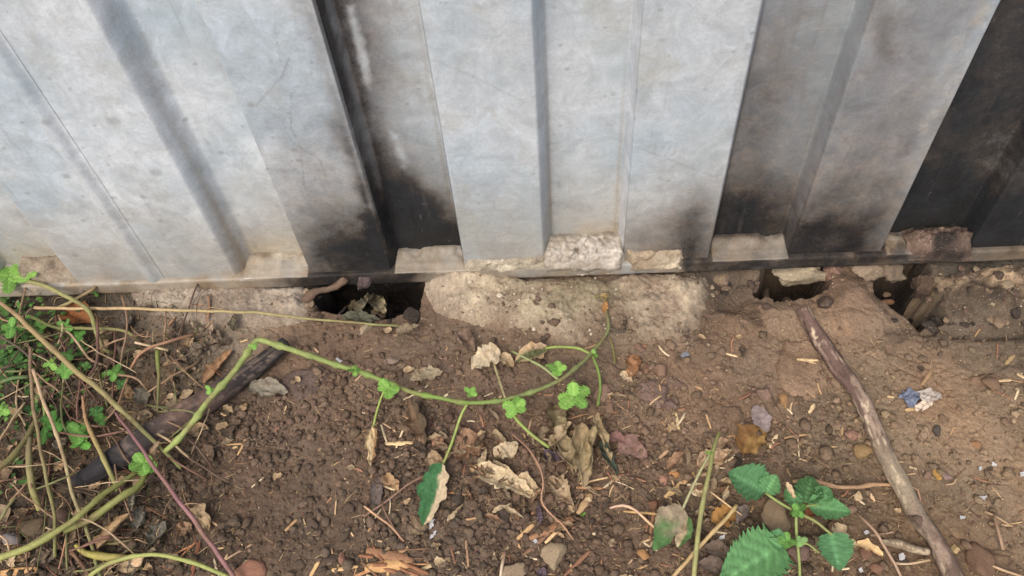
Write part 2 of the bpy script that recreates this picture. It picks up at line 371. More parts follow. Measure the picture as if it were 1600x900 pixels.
FRONT_SOOT = [  # polygon, strength, feather
    ([(330, 60), (560, 30), (607, 412), (440, 412)], .13, .07),
    ([(400, 190), (540, 150), (607, 412), (470, 412)], .24, .05),
    ([(430, 270), (540, 225), (607, 412), (480, 412)], .26, .045),
    ([(462, 340), (575, 290), (607, 412), (484, 412)], .26, .035),
    ([(500, 380), (590, 350), (607, 412), (490, 412)], .22, .03),
    ([(462, -20), (482, -20), (607, 412), (590, 400)], .5, .014),
    ([(560, 220), (575, 220), (607, 412), (575, 412)], .25, .03),
    ([(1040, 340), (1110, 230), (1102, 400), (1030, 405)], .34, .04),
    ([(1076, 335), (1102, 300), (1102, 400), (1060, 402)], .32, .025),
    ([(940, 340), (1102, 320), (1102, 400), (950, 405)], .22, .035),
    ([(1220, 250), (1410, 230), (1365, 385), (1230, 390)], .28, .06),
    ([(1235, 335), (1375, 330), (1365, 390), (1228, 395)], .30, .04),
    ([(1320, -60), (1560, -60), (1365, 385), (1226, 395)], .20, .03),
    ([(1240, 160), (1480, 150), (1365, 385), (1226, 395)], .14, .06),
    ([(1420, 180), (1500, 100), (1365, 390), (1330, 390)], .12, .03),
    ([(1225, 300), (1262, 180), (1285, 180), (1250, 395)], .12, .03),
    ([(1360, 0), (1375, -10), (1385, 85), (1372, 80)], .36, .014),
    ([(1390, 30), (1400, 60), (1395, 90), (1384, 80)], .22, .014),
    ([(1600, -60), (2000, -60), (2000, 420), (1480, 400), (1490, 340), (1560, 190)], 1.0, .012),
    ([(690, 300), (728, 280), (728, 405), (700, 405)], .22, .04),
    ([(-100, 385), (110, 415), (-100, 430)], .15, .03),
]
REC_SOOT = [
    ([(400, -160), (530, -100), (556, 30), (574, 100), (588, 200), (626, 260), (668, 310), (690, 345), (735, 352), (735, 400), (590, 400)], .60, .026),
    ([(400, -160), (560, -100), (590, 30), (610, 120), (640, 200), (690, 250), (726, 300), (740, 400), (590, 400)], .40, .045),
    ([(400, -160), (640, -100), (670, 30), (690, 120), (730, 200), (740, 400), (590, 400)], .24, .07),
    ([(560, 0), (640, 20), (600, 110), (585, 60)], .22, .03),
    ([(600, 300), (735, 310), (735, 395), (600, 395)], .24, .04),
    ([(1090, 130), (1130, 80), (1260, 100), (1250, 380), (1096, 390)], .28, .08),
    ([(1180, 100), (1230, 100), (1195, 260), (1200, 380), (1096, 390)], .24, .07),
    ([(1188, -20), (1360, -40), (1240, 390), (1100, 390)], .26, .05),
    ([(1170, 30), (1200, 0), (1190, 150), (1150, 320), (1090, 390)], .24, .03),
    ([(1098, 300), (1220, 290), (1235, 385), (1098, 390)], .24, .05),
    ([(1540, -60), (1800, -60), (1720, 120), (1530, 350), (1520, 400), (1340, 400), (1400, 280), (1470, 130)], .80, .012),
    ([(1540, -60), (1600, -60), (1560, 220), (1460, 390), (1340, 400), (1400, 280), (1470, 130)], .35, .04),
    ([(1440, 320), (1500, 300), (1500, 400), (1400, 400)], .3, .03),
    
]
FRONT_CLEAN = [([(1505, 40), (1548, -30), (1545, 10), (1478, 150), (1440, 230), (1420, 260), (1440, 190), (1470, 110)], .3, .008)]
REC_CLEAN = [([(542, 10), (552, 8), (562, 50), (575, 90), (578, 140), (566, 120), (552, 60)], .55, .004),
             ([(495, 30), (508, 40), (520, 90), (508, 80)], .3, .005), ([(608, 205), (622, 210), (640, 255), (630, 260), (616, 230)], .4, .006),
             ([(1560, 60), (1572, 70), (1588, 95), (1575, 90)], .4, .005), ([(1470, 220), (1560, 225), (1530, 290), (1430, 290)], .14, .02),
             ([(655, 335), (659, 335), (662, 362), (658, 362)], .6, .0015)]
def wall_sheet(name, cx, shift, lip, parent):
    n = len(cx); Xg, Zg = np.meshgrid(cx, zs, indexing='ij')
    D = dep(cx)
    Yg = D[:, None] + shift + 0 * Zg
    if lip:                                            # the rolled edge of the overlapping sheet
        Yg = Yg - (.0005 + .0055 * sst(LAPL, LAPL + .004, cx) * (1 - sst(LAPX - .013, LAPX - .001, cx)) - .0006 * np.exp(-((cx - LAPL - .005) / .0018) ** 2))[:, None]
        # edge is turned back against the sheet behind
    P = p3(Xg, Yg, Zg)
    Yg = Yg + .0007 * fbm(P, 9, 3, 3) + .0003 * fbm(P, 40, 2, 4)
    XZ = np.stack([Xg, np.maximum(Zg, .052)], -1)
    wob = .008 * fbm(P, 35, 3, 50)
    infront = (D < RD * .15)[:, None] & (Xg == Xg); side = ((D >= RD * .15) & (D < RD * .9))[:, None] & (Xg == Xg); inrec = (D >= RD * .9)[:, None] & (Xg == Xg)
    soot = np.zeros(Xg.shape)
    for lst, fn, msk, sg in ((FRONT_SOOT, WF, infront, 1), (REC_SOOT, WR, inrec | side, 1), (FRONT_CLEAN, WF, infront, -1), (REC_CLEAN, WR, inrec | side, -1)):
        for pts, st, fe in lst:
            fe = fe * 1.7 if (fe >= .02 and sg > 0) else fe
            m = sst(-fe, fe, sdpoly(XZ, wp(fn, pts)) + wob * min(1, fe / .012) + (.004 * fbm(P, 130, 4, 52) if sg < 0 else 0)) * msk * st
            soot = soot + m if sg > 0 else soot - m
    # side walls: sooty where flames ran up the fold
    sideL = lambda k: ((cx > REC[k][0]) & (cx < REC[k][0] + SW * 2) & (D < RD * .93))[:, None]
    soot = np.where(sideL(5) & (Zg > 0), np.maximum(soot, .74), soot); sR = ((cx > REC[8][1] - SW * 1.3) & (cx < REC[8][1] + .004))[:, None] & (Zg > 0); soot = np.where(sR, np.maximum(soot, .72 - .25 * np.exp(-((Xg - REC[8][1] + SW * .6) / .002) ** 2)), soot)  # far-right fold keeps a narrow painted highlight where the soot is thinned
    cr = REC[5][0] + SW
    soot -= .45 * np.exp(-((Xg - REC[5][0] - SW * 1.15) / .0026) ** 2) * (.6 + .5 * fbm(P, 60, 3, 51))   # ridge highlight inside the fold, painted by thinning the soot
    fr_ = sst(-.005, .02, sdpoly(XZ, wp(WF, [(1530, -120), (2400, -120), (2400, 500), (1330, 500), (1365, 390), (1480, 130)]))) * (Xg > REC[8][0] + .001)
    soot = np.maximum(soot, fr_ * (1.02 + .24 * fbm(P, 22, 4, 57)) * (1 - .9 * sst(.60, .95, Xg + .12 * fbm(P, 7, 4, 59))))
    tl_ = sst(.02, .16, Zg + .05 * fbm(P, 20, 4, 58)); soot = soot + (.27 + .08 * (Xg > .1)) * (1 - tl_) * (soot > .15)
    soot = np.clip(soot, -.4, 1.3)
    # clean colour: cool grey zinc, brown splash and dust near the foot
    base = C(184, 191, 196) * (1 + .05 * fbm(P, 6, 3, 80))[..., None]
    lt = sst(.05, -.5, Xg)[..., None]; base = base * (1 + .16 * lt)  # brightens towards the left, light from that side put into the colour
    blue = sst(-.2, .5, fbm(P, 11, 3, 81))[..., None] * .5; base = base * (1 - blue) + C(152, 172, 186) * blue
    zn = Zg + .03 * fbm(P, 18, 4, 82)
    drt = (1 - sst(.02, .24, zn))[..., None] * .75; base = base * (1 - drt) + C(150, 143, 130) * drt
    drt2 = (1 - sst(.018, .045, zn))[..., None] * .45; base = base * (1 - drt2) + C(150, 130, 105) * drt2
    gn = sst(.25, .6, fbm(P, 20, 4, 83))[..., None] * .35; base = base * (1 - gn) + C(158, 158, 146) * gn
    td = (inrec * (1 - sst(.028, .085, Zg + .012 * fbm(P, 40, 4, 84))))[..., None] * .7; base = base * (1 - td) + C(162, 148, 124) * td
    # tan dust lines standing in the folds
    for k, (a, b) in enumerate(REC):
        f = np.exp(-((Xg - a - SW * 1.6) / .003) ** 2) + .8 * np.exp(-((Xg - b + SW * 1.4) / .0022) ** 2)
        f = (f * (1 - .75 * sst(.05, .4, Zg)) * .6)[..., None] * (k >= 4); base = base * (1 - f) + C(140, 126, 106) * f
    for k in (6, 7):  # pale stripe painted as light catching the right-hand bends
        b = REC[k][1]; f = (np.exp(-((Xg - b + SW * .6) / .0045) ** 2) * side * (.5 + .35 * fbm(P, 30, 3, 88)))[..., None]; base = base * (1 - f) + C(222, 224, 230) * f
    ce_ = REC[8][0]; f = (np.exp(-((Xg - ce_ + .010) / .011) ** 2) * infront * sst(.05, .22, Zg) * sst(-.25, .3, fbm(P, 75, 5, 91)))[..., None] * .55; crust_f = f
    # darker weathered band over the charred bays on the right
    dkr = (sst(1150, 1250, 0 * Xg + 1) * 0)
    reg = sdpoly(XZ, wp(WF, [(1190, -100), (1640, -100), (1400, 450), (1100, 450)])); dk = sst(-.01, .05, reg)[..., None] * .68
    base = base * (1 - dk) + C(112, 111, 112) * dk
    base = base * (1 - crust_f) + C(168, 162, 150) * crust_f
    bl_ = (sst(.12, .5, fbm(P, 55, 5, 93, g=.65)) * sst(0, .03, reg))[..., None] * .4; base = base * (1 - bl_) + C(170, 166, 160) * bl_
    # rain spots and splashes
    rs = random.Random(5)
    spots = [(75, 186, 6), (178, 190, 9), (244, 270, 9), (104, 275, 6), (224, 308, 5), (131, 344, 4), (208, 334, 3), (162, 328, 3), (178, 309, 4), (290, 186, 4), (266, 185, 4), (6, 232, 3), (345, 238, 4), (43, 302, 4), (22, 390, 4), (118, 398, 5), (461, 235, 5), (467, 250, 4), (636, 163, 3), (676, 249, 3),
             (985, 160, 3), (958, 148, 3), (886, 108, 3), (1170, 70, 4), (1176, 52, 3), (305, 100, 3), (392, 164, 5), (148, 196, 3), (252, 345, 3)]
    spots += [(rs.uniform(0, 1200), rs.uniform(0, 410), rs.uniform(1.2, 3.2)) for _ in range(85)]
    for sx, sz, r in spots:
        for fn, msk in ((WF, infront), (WR, inrec)):
            q = fn(sx, sz)
            i0, i1 = np.searchsorted(cx, (q[0] - .02, q[0] + .02)); j0, j1 = np.searchsorted(zs, (q[1] - .02, q[1] + .02))
            if i1 <= i0 or j1 <= j0: continue
            rr = r * .00065; dd = np.hypot((Xg[i0:i1, j0:j1] - q[0]) / (rr * 1.25), (Zg[i0:i1, j0:j1] - q[1]) / rr)
            m = (.36 * (1 - sst(.5, 1.4, dd)) * msk[i0:i1, j0:j1])[..., None]; base[i0:i1, j0:j1] = base[i0:i1, j0:j1] * (1 - m) + C(92, 88, 82) * m
    # faint scratches and cracks in the oxide
    for pts in ([(680, 95), (740, 120), (820, 160)], [(995, 230), (1100, 270), (1120, 276)], [(455, 145), (455, 200), (470, 230), (475, 290)], [(460, 225), (500, 250), (510, 280)], [(400, 165), (440, 120), (452, 90)], [(1290, 180), (1330, 230), (1300, 290)]):
        pw = wp(WF, pts)
        for a, b in zip(pw[:-1], pw[1:]):
            e = b - a; t = np.clip(((XZ - a) @ e) / (e @ e), 0, 1); dd = np.hypot(*(np.moveaxis(XZ - a - t[..., None] * e, -1, 0))) + .0015 * np.abs(fbm(P, 120, 2, 90))
            m = (.28 * (1 - sst(.0004, .0020, dd)))[..., None]; base = base * (1 - m) + C(90, 86, 82) * m
    Vv = p3(Xg, Yg, Zg).reshape(-1, 3)
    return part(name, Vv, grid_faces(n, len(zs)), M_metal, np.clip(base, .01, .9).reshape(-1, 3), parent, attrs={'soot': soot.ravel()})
wall = empty('corrugated_metal_wall', (0, 0, 0)); tag(wall, 'weathered grey galvanised box-profile metal wall with black soot streaks', 'wall')
cr_ = cols[cols > LAPX - .02]; cl_ = np.append(cols[cols < LAPX - .0003], LAPX)
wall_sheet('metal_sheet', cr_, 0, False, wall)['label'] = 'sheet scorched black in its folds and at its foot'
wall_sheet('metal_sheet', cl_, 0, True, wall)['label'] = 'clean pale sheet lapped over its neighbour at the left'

# base rail carrying the sheets
rx = np.concatenate([np.arange(-2.6, -.84, .03), np.arange(-.84, .76, .0018), np.arange(.76, 2.6, .03)])
prof = [(.034, .0208)] + [(y, .0208) for y in np.linspace(.030, .002, 12)] + [(-.0035 - .003 * math.sin(a) + .004 * 0, .0168 + .004 * math.cos(a)) for a in np.linspace(0, 1.57, 6)] + \
       [(-.0065, z) for z in np.linspace(.0155, .003, 7)] + [(-.006, .001), (-.004, 0), (.010, 0)]
prof = np.array(prof)
Xr, _ = np.meshgrid(rx, np.arange(len(prof)), indexing='ij'); Yr = np.tile(prof[:, 0], (len(rx), 1)); Zr = np.tile(prof[:, 1], (len(rx), 1))
P = p3(Xr, Yr, Zr)
top = (Zr > .0195).astype(float); rearn = sst(-.003, .03, Yr)
dustn = fbm(P, 45, 4, 33)
inr = (dep(rx) > RD * .5)[:, None] * 1.0
pile = inr * top * (.0018 + .0022 * (dustn + .3) + .011 * sst(.008, .032, Yr) * (.6 + 1.4 * dustn)) * sst(-.002, .006, Yr)                       # dust lying on the ledges
Zr2 = Zr + np.clip(pile, 0, .01) + .0003 * fbm(P, 120, 3, 1)
Yr2 = Yr + .0008 * fbm(P, 25, 3, 2) - .0006 * np.clip(fbm(P, 120, 2, 7), 0, 1)
U = np.array([-400, 0, 90, 360, 400, 440, 470, 640, 662, 700, 860, 980, 1045, 1075, 1380, 1430, 1470, 1600, 2200])
Sf = np.array([.0, .05, .12, .05, .35, .75, 1.05, 1.05, .7, .15, .08, .05, .3, 1.0, 1.0, .95, .85, .70, .6])
pxr = np.array([topx((x, -.0065, .01))[0] for x in rx])
sf = np.interp(pxr, U, Sf)[:, None]
soot = sf * (1 - top * inr * .95) + top * inr * (.12 + .32 * sst(1000, 1110, pxr)[:, None] + .25 * (pxr > 1350)[:, None] * (dustn > 0)) * (pxr > 440)[:, None]
soot = soot + .42 * top * inr * sst(.016, .032, Yr) * (pxr > 500)[:, None]  # shading at the ledge backs, put into the soot amount
soot = soot + .28 * dustn * sst(400, 480, pxr)[:, None]
soot = np.where((top > 0) & (Yr < .004) & (inr > 0), soot * .8 + .2 * sf, soot)
colr = C(134, 118, 96) * (1 + .30 * fbm(P, 60, 5, 9))[..., None] * (1 - .30 * top * inr * sst(.012, .03, Yr))[..., None]  # dust tone, painted darker for shade at the ledge backs
cold = C(152, 142, 126) * (1 + .12 * fbm(P, 60, 3, 19))[..., None]
mixr = sst(-.2, .3, fbm(P, 20, 3, 29))[..., None]; colr = colr * mixr + cold * (1 - mixr)
o = part('base_rail', p3(Xr, Yr2, Zr2).reshape(-1, 3), grid_faces(len(rx), len(prof))[:, ::-1].copy(), M_rail, colr.reshape(-1, 3), wall, attrs={'soot': np.clip(soot, 0, 1.1).ravel()})

# foundation strip added behind the rail to keep light out of the hollows
fx = np.concatenate([np.arange(-2.6, -.84, .05), np.arange(-.84, .76, .003), np.arange(.76, 2.6, .05)]); fz = np.arange(-.12, -.0005, .003)
Xf, Zf = np.meshgrid(fx, fz, indexing='ij'); P = p3(Xf, 0, Zf); Yf = .048 + .008 * fbm(P, 35, 4, 3, ridged=True)
Vf = p3(Xf, Yf, Zf).reshape(-1, 3); Ff = grid_faces(len(fx), len(fz)); nb_ = len(Vf)
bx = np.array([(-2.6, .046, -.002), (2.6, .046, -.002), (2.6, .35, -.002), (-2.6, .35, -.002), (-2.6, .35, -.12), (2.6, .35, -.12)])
fc = np.tile(C(34, 30, 28), (nb_, 1)) * (1 + .4 * fbm(P, 50, 3, 8).reshape(-1, 1))  # shade of the hollows painted into the dark front colour
o = mk('foundation_light_stop', np.vstack([Vf, bx]), np.vstack([Ff, nb_ + np.array([[0, 1, 2, 3], [3, 2, 5, 4]])]), M_conc, np.vstack([fc, np.tile(C(90, 80, 70), (6, 1))]), origin=(0, .02, -.12))
tag(o, 'dark foundation strip added under the metal wall to keep light out of the hollows', 'foundation')

# ------------------------------------------------------------------ rough patches: broken concrete and mortar
def worley(P, scale, s=0):
    """distance to nearest jittered cell point and cell id noise (2-D)"""
    q = np.asarray(P)[..., :2] * scale; f = np.floor(q).astype(int); best = np.full(q.shape[:-1], 9.); sec = best.copy(); cid = np.zeros(q.shape[:-1])
    z0 = np.zeros_like(f[..., 0])
    for i in (-1, 0, 1):
        for j in (-1, 0, 1):
            ci = f[..., 0] + i; cj = f[..., 1] + j
            dx = ci + .5 + .45 * _h(ci, cj, z0, s) - q[..., 0]; dy = cj + .5 + .45 * _h(ci, cj, z0 + 1, s) - q[..., 1]
            d = np.hypot(dx, dy); nb = d < best
            sec = np.where(nb, best, np.minimum(sec, d)); cid = np.where(nb, _h(ci, cj, z0 + 2, s), cid); best = np.where(nb, d, best)
    return best, sec, cid
def mound(name, poly, thick, edge, label, cat, ca, cb, res=.0016, rough=.0022, lump=.0, lsc=90, seed=0, A=None, stain=None, mat=None, parent=None, zfn=None, holes=True, blend=0):
    pw = np.array([G(a, b, thick * (1 if b < 500 or thick < .01 else .15))[:2] for a, b in poly])
    x = np.arange(pw[:, 0].min() - .012, pw[:, 0].max() + .012, res); y = np.arange(pw[:, 1].min() - .012, min(pw[:, 1].max() + .012, .02), res)
    X, Y = np.meshgrid(x, y, indexing='ij'); P = p3(X, Y)
    sd = sdpoly(P[..., :2], pw) + .0045 * fbm(P, 70, 4, seed) + .002 * fbm(P, 260, 2, seed + 5)
    pf = np.clip(sd / edge, 0, 1) ** .55
    b = samp(Hs if holes else Hs + .05 * 0, X, Y)
    z = b - .004 + (thick + .004) * pf + pf * rough * fbm(P, 60, 5, seed + 1) + pf * .0008 * fbm(P, 350, 2, seed + 2)
    if zfn is not None: z = z + pf * zfn(X, Y)
    if lump:
        d1, d2, cid = worley(P + .004 * fbm(P, 120, 2, seed)[..., None], lsc, seed + 3)
        z += pf * lump * (np.sqrt(np.clip(1 - d1 ** 2, 0, 1)) - .5 + .5 * cid) * sst(0, .12, d2 - d1)
    keep = sd > -.003
    f = grid_faces(len(x), len(y), keep)[:, ::-1].copy()
    t = sst(-.5, .5, fbm(P, 30, 4, seed + 7))[..., None]; c = ca * t + cb * (1 - t)
    c = c * (1 + .18 * fbm(P, 150, 3, seed + 8))[..., None]
    if lump: c = c * (1 + .12 * cid)[..., None]
    if stain is not None: c = stain(X, Y, c)
    if blend:
        sc_ = soil_col(X, Y) * 1.05; bm_ = (blend * (1 - sst(.0, .03, sd + .012 * fbm(P, 45, 4, seed + 20))) * sst(-.012, -.03, Y) + .35 * sst(.1, .4, fbm(P, 28, 4, seed + 21)))[..., None]; bm_ = np.clip(bm_, 0, .9)
        c = c * (1 - bm_) + sc_ * bm_
        c = c * (1 + .30 * fbm(P, 300, 3, seed + 22) + .22 * fbm(P, 60, 4, seed + 23))[..., None]
    Vv = p3(X, Y, z).reshape(-1, 3); cc = np.clip(c, .005, .9).reshape(-1, 3)
    Vv, f, cc = compact(Vv, f, cc)
    o = part(name, Vv, f, mat or M_conc, cc, parent) if parent else mk(name, Vv, f, mat or M_conc, cc)
    if label: tag(o, label, cat)
    MOUNDS.append((X[0, 0], Y[0, 0], res, np.where(keep, z, -9)))
    return o
MOUNDS = []
def surf(x, y):
    h = float(gh(x, y))
    for x0, y0, r, Z in MOUNDS:
        i = int((x - x0) / r); j = int((y - y0) / r)
        if 0 <= i < Z.shape[0] and 0 <= j < Z.shape[1] and Z[i, j] > h: h = float(Z[i, j])
    return h
def S(px, py, dz=0.0):
    z = -.02
    for _ in range(7):
        P = hit_z(px, py, z + dz); z = .4 * z + .6 * surf(P[0], P[1])
    return hit_z(px, py, z + dz)

def mid_stain(X, Y, c):
    lf = (np.exp(-((X - G(690, 470, .02)[0]) / .03) ** 2) * .4)[..., None]; c = c * (1 - lf) + C(128, 112, 104) * lf
    gq = G(890, 455, .02); m = (np.exp(-((X - gq[0]) / .07) ** 2 - ((Y - gq[1]) / .03) ** 2) * .6 * (.6 + .6 * fbm(p3(X, Y), 60, 3, 3)))[..., None]
    c = c * (1 - m) + C(126, 126, 92) * m
    far = sst(-.045, -.12, Y + .015 * fbm(p3(X, Y), 40, 3, 6))[..., None] * .75; c = c * (1 - far) + C(106, 84, 68) * far
    gq = G(960, 520, .01); m = (np.exp(-((X - gq[0]) / .03) ** 2 - ((Y - gq[1]) / .035) ** 2) * .6)[..., None]; c = c * (1 - m) + C(86, 76, 60) * m
    return c
mound('concrete_footing', [(654, 456), (662, 438), (690, 421), (722, 412), (760, 416), (818, 425), (950, 424), (1000, 416), (1060, 418), (1106, 424), (1113, 442), (1104, 480), (1096, 515), (1090, 550), (1040, 556), (985, 540), (940, 548), (880, 545), (820, 522), (752, 512), (700, 500), (672, 478)],
      .017, .022, 'broad tan lump of broken concrete footing under the middle of the wall', 'concrete', C(176, 162, 138), C(128, 110, 94), rough=.0075, seed=3, stain=mid_stain,
      zfn=lambda X, Y: -.0115 * sst(-.015, -.11, Y) + .005 * sst(-.03, -.005, Y) + .012 * sst(-.022, -.006, Y) * np.exp(-((X - G(725, 440, .02)[0]) / .05) ** 4) + .0022 * fbm(p3(X, Y), 150, 4, 77, ridged=True) + .0035 * np.floor(3 * fbm(p3(X, Y), 26, 4, 78)) / 3, blend=.5)
mound('concrete_footing', [(190, 438), (260, 428), (360, 424), (440, 434), (482, 452), (492, 478), (478, 498), (400, 515), (330, 512), (262, 500), (212, 480)],
      .016, .02, 'smooth grey-brown concrete slab at the foot of the pale left sheet', 'concrete', C(160, 148, 132), C(130, 116, 102), rough=.0045, seed=23,
      zfn=lambda X, Y: -.010 * sst(-.02, -.09, Y) + .0018 * fbm(p3(X, Y), 150, 4, 79, ridged=True), blend=.35)
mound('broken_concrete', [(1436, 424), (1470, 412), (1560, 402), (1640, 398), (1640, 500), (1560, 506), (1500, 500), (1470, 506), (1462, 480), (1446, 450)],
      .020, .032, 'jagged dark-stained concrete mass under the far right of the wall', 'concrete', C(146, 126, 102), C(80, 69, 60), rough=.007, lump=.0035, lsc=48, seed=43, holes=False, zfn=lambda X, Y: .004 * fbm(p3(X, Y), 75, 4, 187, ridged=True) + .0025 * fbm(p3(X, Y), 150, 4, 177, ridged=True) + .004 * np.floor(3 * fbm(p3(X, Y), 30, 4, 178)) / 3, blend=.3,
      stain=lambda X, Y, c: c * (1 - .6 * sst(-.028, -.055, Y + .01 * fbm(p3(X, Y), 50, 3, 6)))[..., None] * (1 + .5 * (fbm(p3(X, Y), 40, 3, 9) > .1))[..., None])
# flat cracked plates lying in the soil
for i, (pts, th, ca, cb, lb) in enumerate([
    ([(992, 598), (1020, 586), (1050, 600), (1046, 622), (1028, 636), (1004, 622)], .006, C(140, 118, 106), C(112, 92, 82), 'flat pinkish-grey plate of dried mud, largest below the concrete footing'),
    ([(1022, 584), (1052, 580), (1072, 598), (1060, 612), (1046, 600)], .005, C(128, 106, 92), C(108, 88, 76), 'flat brown mud plate touching the largest pinkish-grey one'),
    ([(1034, 622), (1052, 618), (1058, 632), (1044, 642), (1034, 634)], .006, C(134, 112, 100), C(108, 88, 80), 'small square mud plate just below the largest pinkish-grey one'),
    ([(1208, 560), (1228, 530), (1264, 526), (1288, 560), (1300, 600), (1276, 622), (1238, 616), (1214, 596)], .006, C(142, 118, 96), C(120, 98, 78), 'tan crusted soil slab left of the bark-covered stick'),
    ([(430, 600), (450, 575), (500, 566), (520, 580), (505, 606), (470, 622)], .004, C(104, 88, 80), C(88, 74, 66), 'smooth grey-brown mud crust right of the charred branch'),
    ([(1512, 585), (1540, 576), (1570, 580), (1570, 604), (1534, 606)], .006, C(128, 104, 84), C(108, 88, 70), 'brown clod with broken rim near the right edge of the photo'),
    ([(1178, 606), (1206, 600), (1210, 622), (1186, 630)], .005, C(136, 112, 98), C(110, 90, 76), 'small tan mud plate left of the crusted soil slab')]):
    mound('mud_plate', pts, th, .005, lb, 'mud', ca, cb, rough=.0016, seed=60 + i, mat=M_soil, res=.0012)

def chunk(name, px0, px1, ytop, ybot, label, cat, ca, cb, seed, lump=.006, lsc=110, th=.012, ragged=.010, parent=None, rd=RD, blg=.012):
    """mortar packed against the wall: a slope from the recess wall down over the rail"""
    a = hit_y(px0, 412)[0]; b = hit_y(px1, 412)[0]; zt = hit_y((px0 + px1) / 2, ytop, rd - .002)[2]; zb = hit_y((px0 + px1) / 2, ybot, -.009)[2]
    A_ = np.array((rd, zt)); B_ = np.array((-.009, min(zb, .016))); e = B_ - A_; L = np.linalg.norm(e); nn = np.array((-abs(e[1]), abs(e[0]))) / L
    u = np.arange(a - .006, b + .006, .0011); v = np.arange(-.006, L + .006, .0011); U, Vv = np.meshgrid(u, v, indexing='ij'); P = p3(U, Vv)
    sd = np.minimum(np.minimum(U - a, b - U), np.minimum(Vv, L - Vv)) + ragged * .5 * (fbm(P, 80, 4, seed) - .1)
    pf = np.clip(sd / .005, 0, 1) ** .6
    d1, d2, cid = worley(P, lsc, seed)
    d3, d4, cid2 = worley(P, lsc * 2.2, seed + 1)
    topm = 1 - .75 * sst(.45, .75, Vv / L)
    h = -.006 + pf * (th + .003 * fbm(P, 70, 4, seed + 1) + topm * lump * (1.5 * np.sqrt(np.clip(1 - 1.6 * d1 ** 2, 0, 1)) - .9 + .5 * cid) + topm * lump * .35 * (.6 - d3) )
    h = h + blg * np.sin(np.clip(Vv / L, 0, 1) * 3.14)
    t = np.clip(Vv, 0, L) / L
    Yv = A_[0] + e[0] * Vv / L + nn[0] * h; Zv = A_[1] + e[1] * Vv / L + nn[1] * h
    keep = sd > -.003; f = grid_faces(len(u), len(v), keep)
    q = sst(-.4, .4, fbm(P, 45, 4, seed + 2))[..., None]; c = (ca * q + cb * (1 - q)) * (1 + .16 * cid + .1 * fbm(P, 200, 2, 4))[..., None]
    Vx, f, cc = compact(p3(U, Yv, Zv).reshape(-1, 3), f, np.clip(c, .01, .9).reshape(-1, 3))
    o = mk(name, Vx, f, M_conc, cc); tag(o, label, cat); return o
chunk('mortar_lump', 850, 974, 366, 426, 'crumbly pale mortar lump filling the foot of the middle recess', 'mortar', C(186, 178, 166), C(158, 148, 134), 5, lump=.0065, lsc=120, ragged=.012)
chunk('mortar_crust', 978, 1066, 392, 424, 'flat pale cracked mortar crust on the rail right of the crumbly lump', 'mortar', C(186, 172, 148), C(150, 134, 112), 44, lump=.003, lsc=60, th=.0065, ragged=.012, rd=-.001, blg=.001)
chunk('mortar_crust', 728, 856, 404, 428, 'thin grey grit crust on the rail left of the crumbly lump', 'mortar', C(176, 166, 146), C(140, 130, 112), 47, lump=.002, lsc=80, th=.0050, ragged=.012, rd=-.001, blg=.001)
chunk('mortar_lump', 1408, 1500, 358, 392, 'brown crumbly dirt lump on the rail in the black right recess', 'mortar', C(110, 92, 80), C(50, 43, 40), 8, lump=.005, lsc=150)
chunk('mortar_lump', 4, 98, 398, 428, 'low wedge of pale dirt on the rail at the far left', 'mortar', C(150, 138, 120), C(116, 104, 90), 12, lump=.002, lsc=90, th=.003, blg=.004, ragged=.02)
0 and chunk('mortar_lump', 372, 478, 398, 428, 'thin beige dirt wedge on the rail left of the sooty rib', 'mortar', C(186, 164, 132), C(160, 140, 112), 15, lump=.0015, lsc=90, th=.0015, ragged=.006)

# ------------------------------------------------------------------ rocks
def ico(sub):
    bm = bmesh.new(); bmesh.ops.create_icosphere(bm, subdivisions=sub, radius=1); v = np.array([x.co[:] for x in bm.verts]); f = np.array([[q.index for q in p.verts] for p in bm.faces]); bm.free(); return v, f
ICO = {k: ico(k) for k in (1, 2, 3, 4)}
def rock_mesh(sub, sx, sy, sz, seed, ang=.3, rough=.12):
    v, f = ICO[sub]; v = v.copy(); r = np.random.default_rng(seed)
    for _ in range(9):                                 # knock flats off it
        n = nrm(r.normal(size=3)); d = r.uniform(.45, .85); k = v @ n - d; v = v - np.outer(np.clip(k, 0, None) * .95, n)
    v = v * (1 + ang * fbm(v + seed, 1.1, 2, seed)[:, None] + rough * fbm(v + seed, 3.5, 3, seed + 4)[:, None])
    return v * (sx, sy, sz), f
def rock_col(n, v, c, seed, var=.2):
    s = fbm(v / (np.abs(v).max() + 1e-9) + seed, 2.5, 3, seed)
    return np.clip(c * (1 + var * s)[:, None], .004, .9)
def rock(px, py, wpx, hpx, c, label, cat='stone', name='stone', flat=.6, rot=None, seed=None, sub=3, mat=None, dz=0, P=None, sink=.35, tilt=0):
    seed = seed or int(px * 7 + py); P = S(px, py, dz) if P is None else np.asarray(P, float); m = mmpx(P)
    a = wpx * m / 2; b = hpx * m / 2 * 1.12
    v, f = rock_mesh(sub, a, b, min(a, b) * flat, seed)
    an = math.radians(rot or 0); R = np.array([[math.cos(an), -math.sin(an), 0], [math.sin(an), math.cos(an), 0], [0, 0, 1]])
    cc = rock_col(len(v), v, c, seed)
    V = v @ R.T + P + (0, 0, min(a, b) * flat * (1 - sink) * .6)
    o = mk(name, V, f, mat or M_rock, cc); tag(o, label, cat); return o
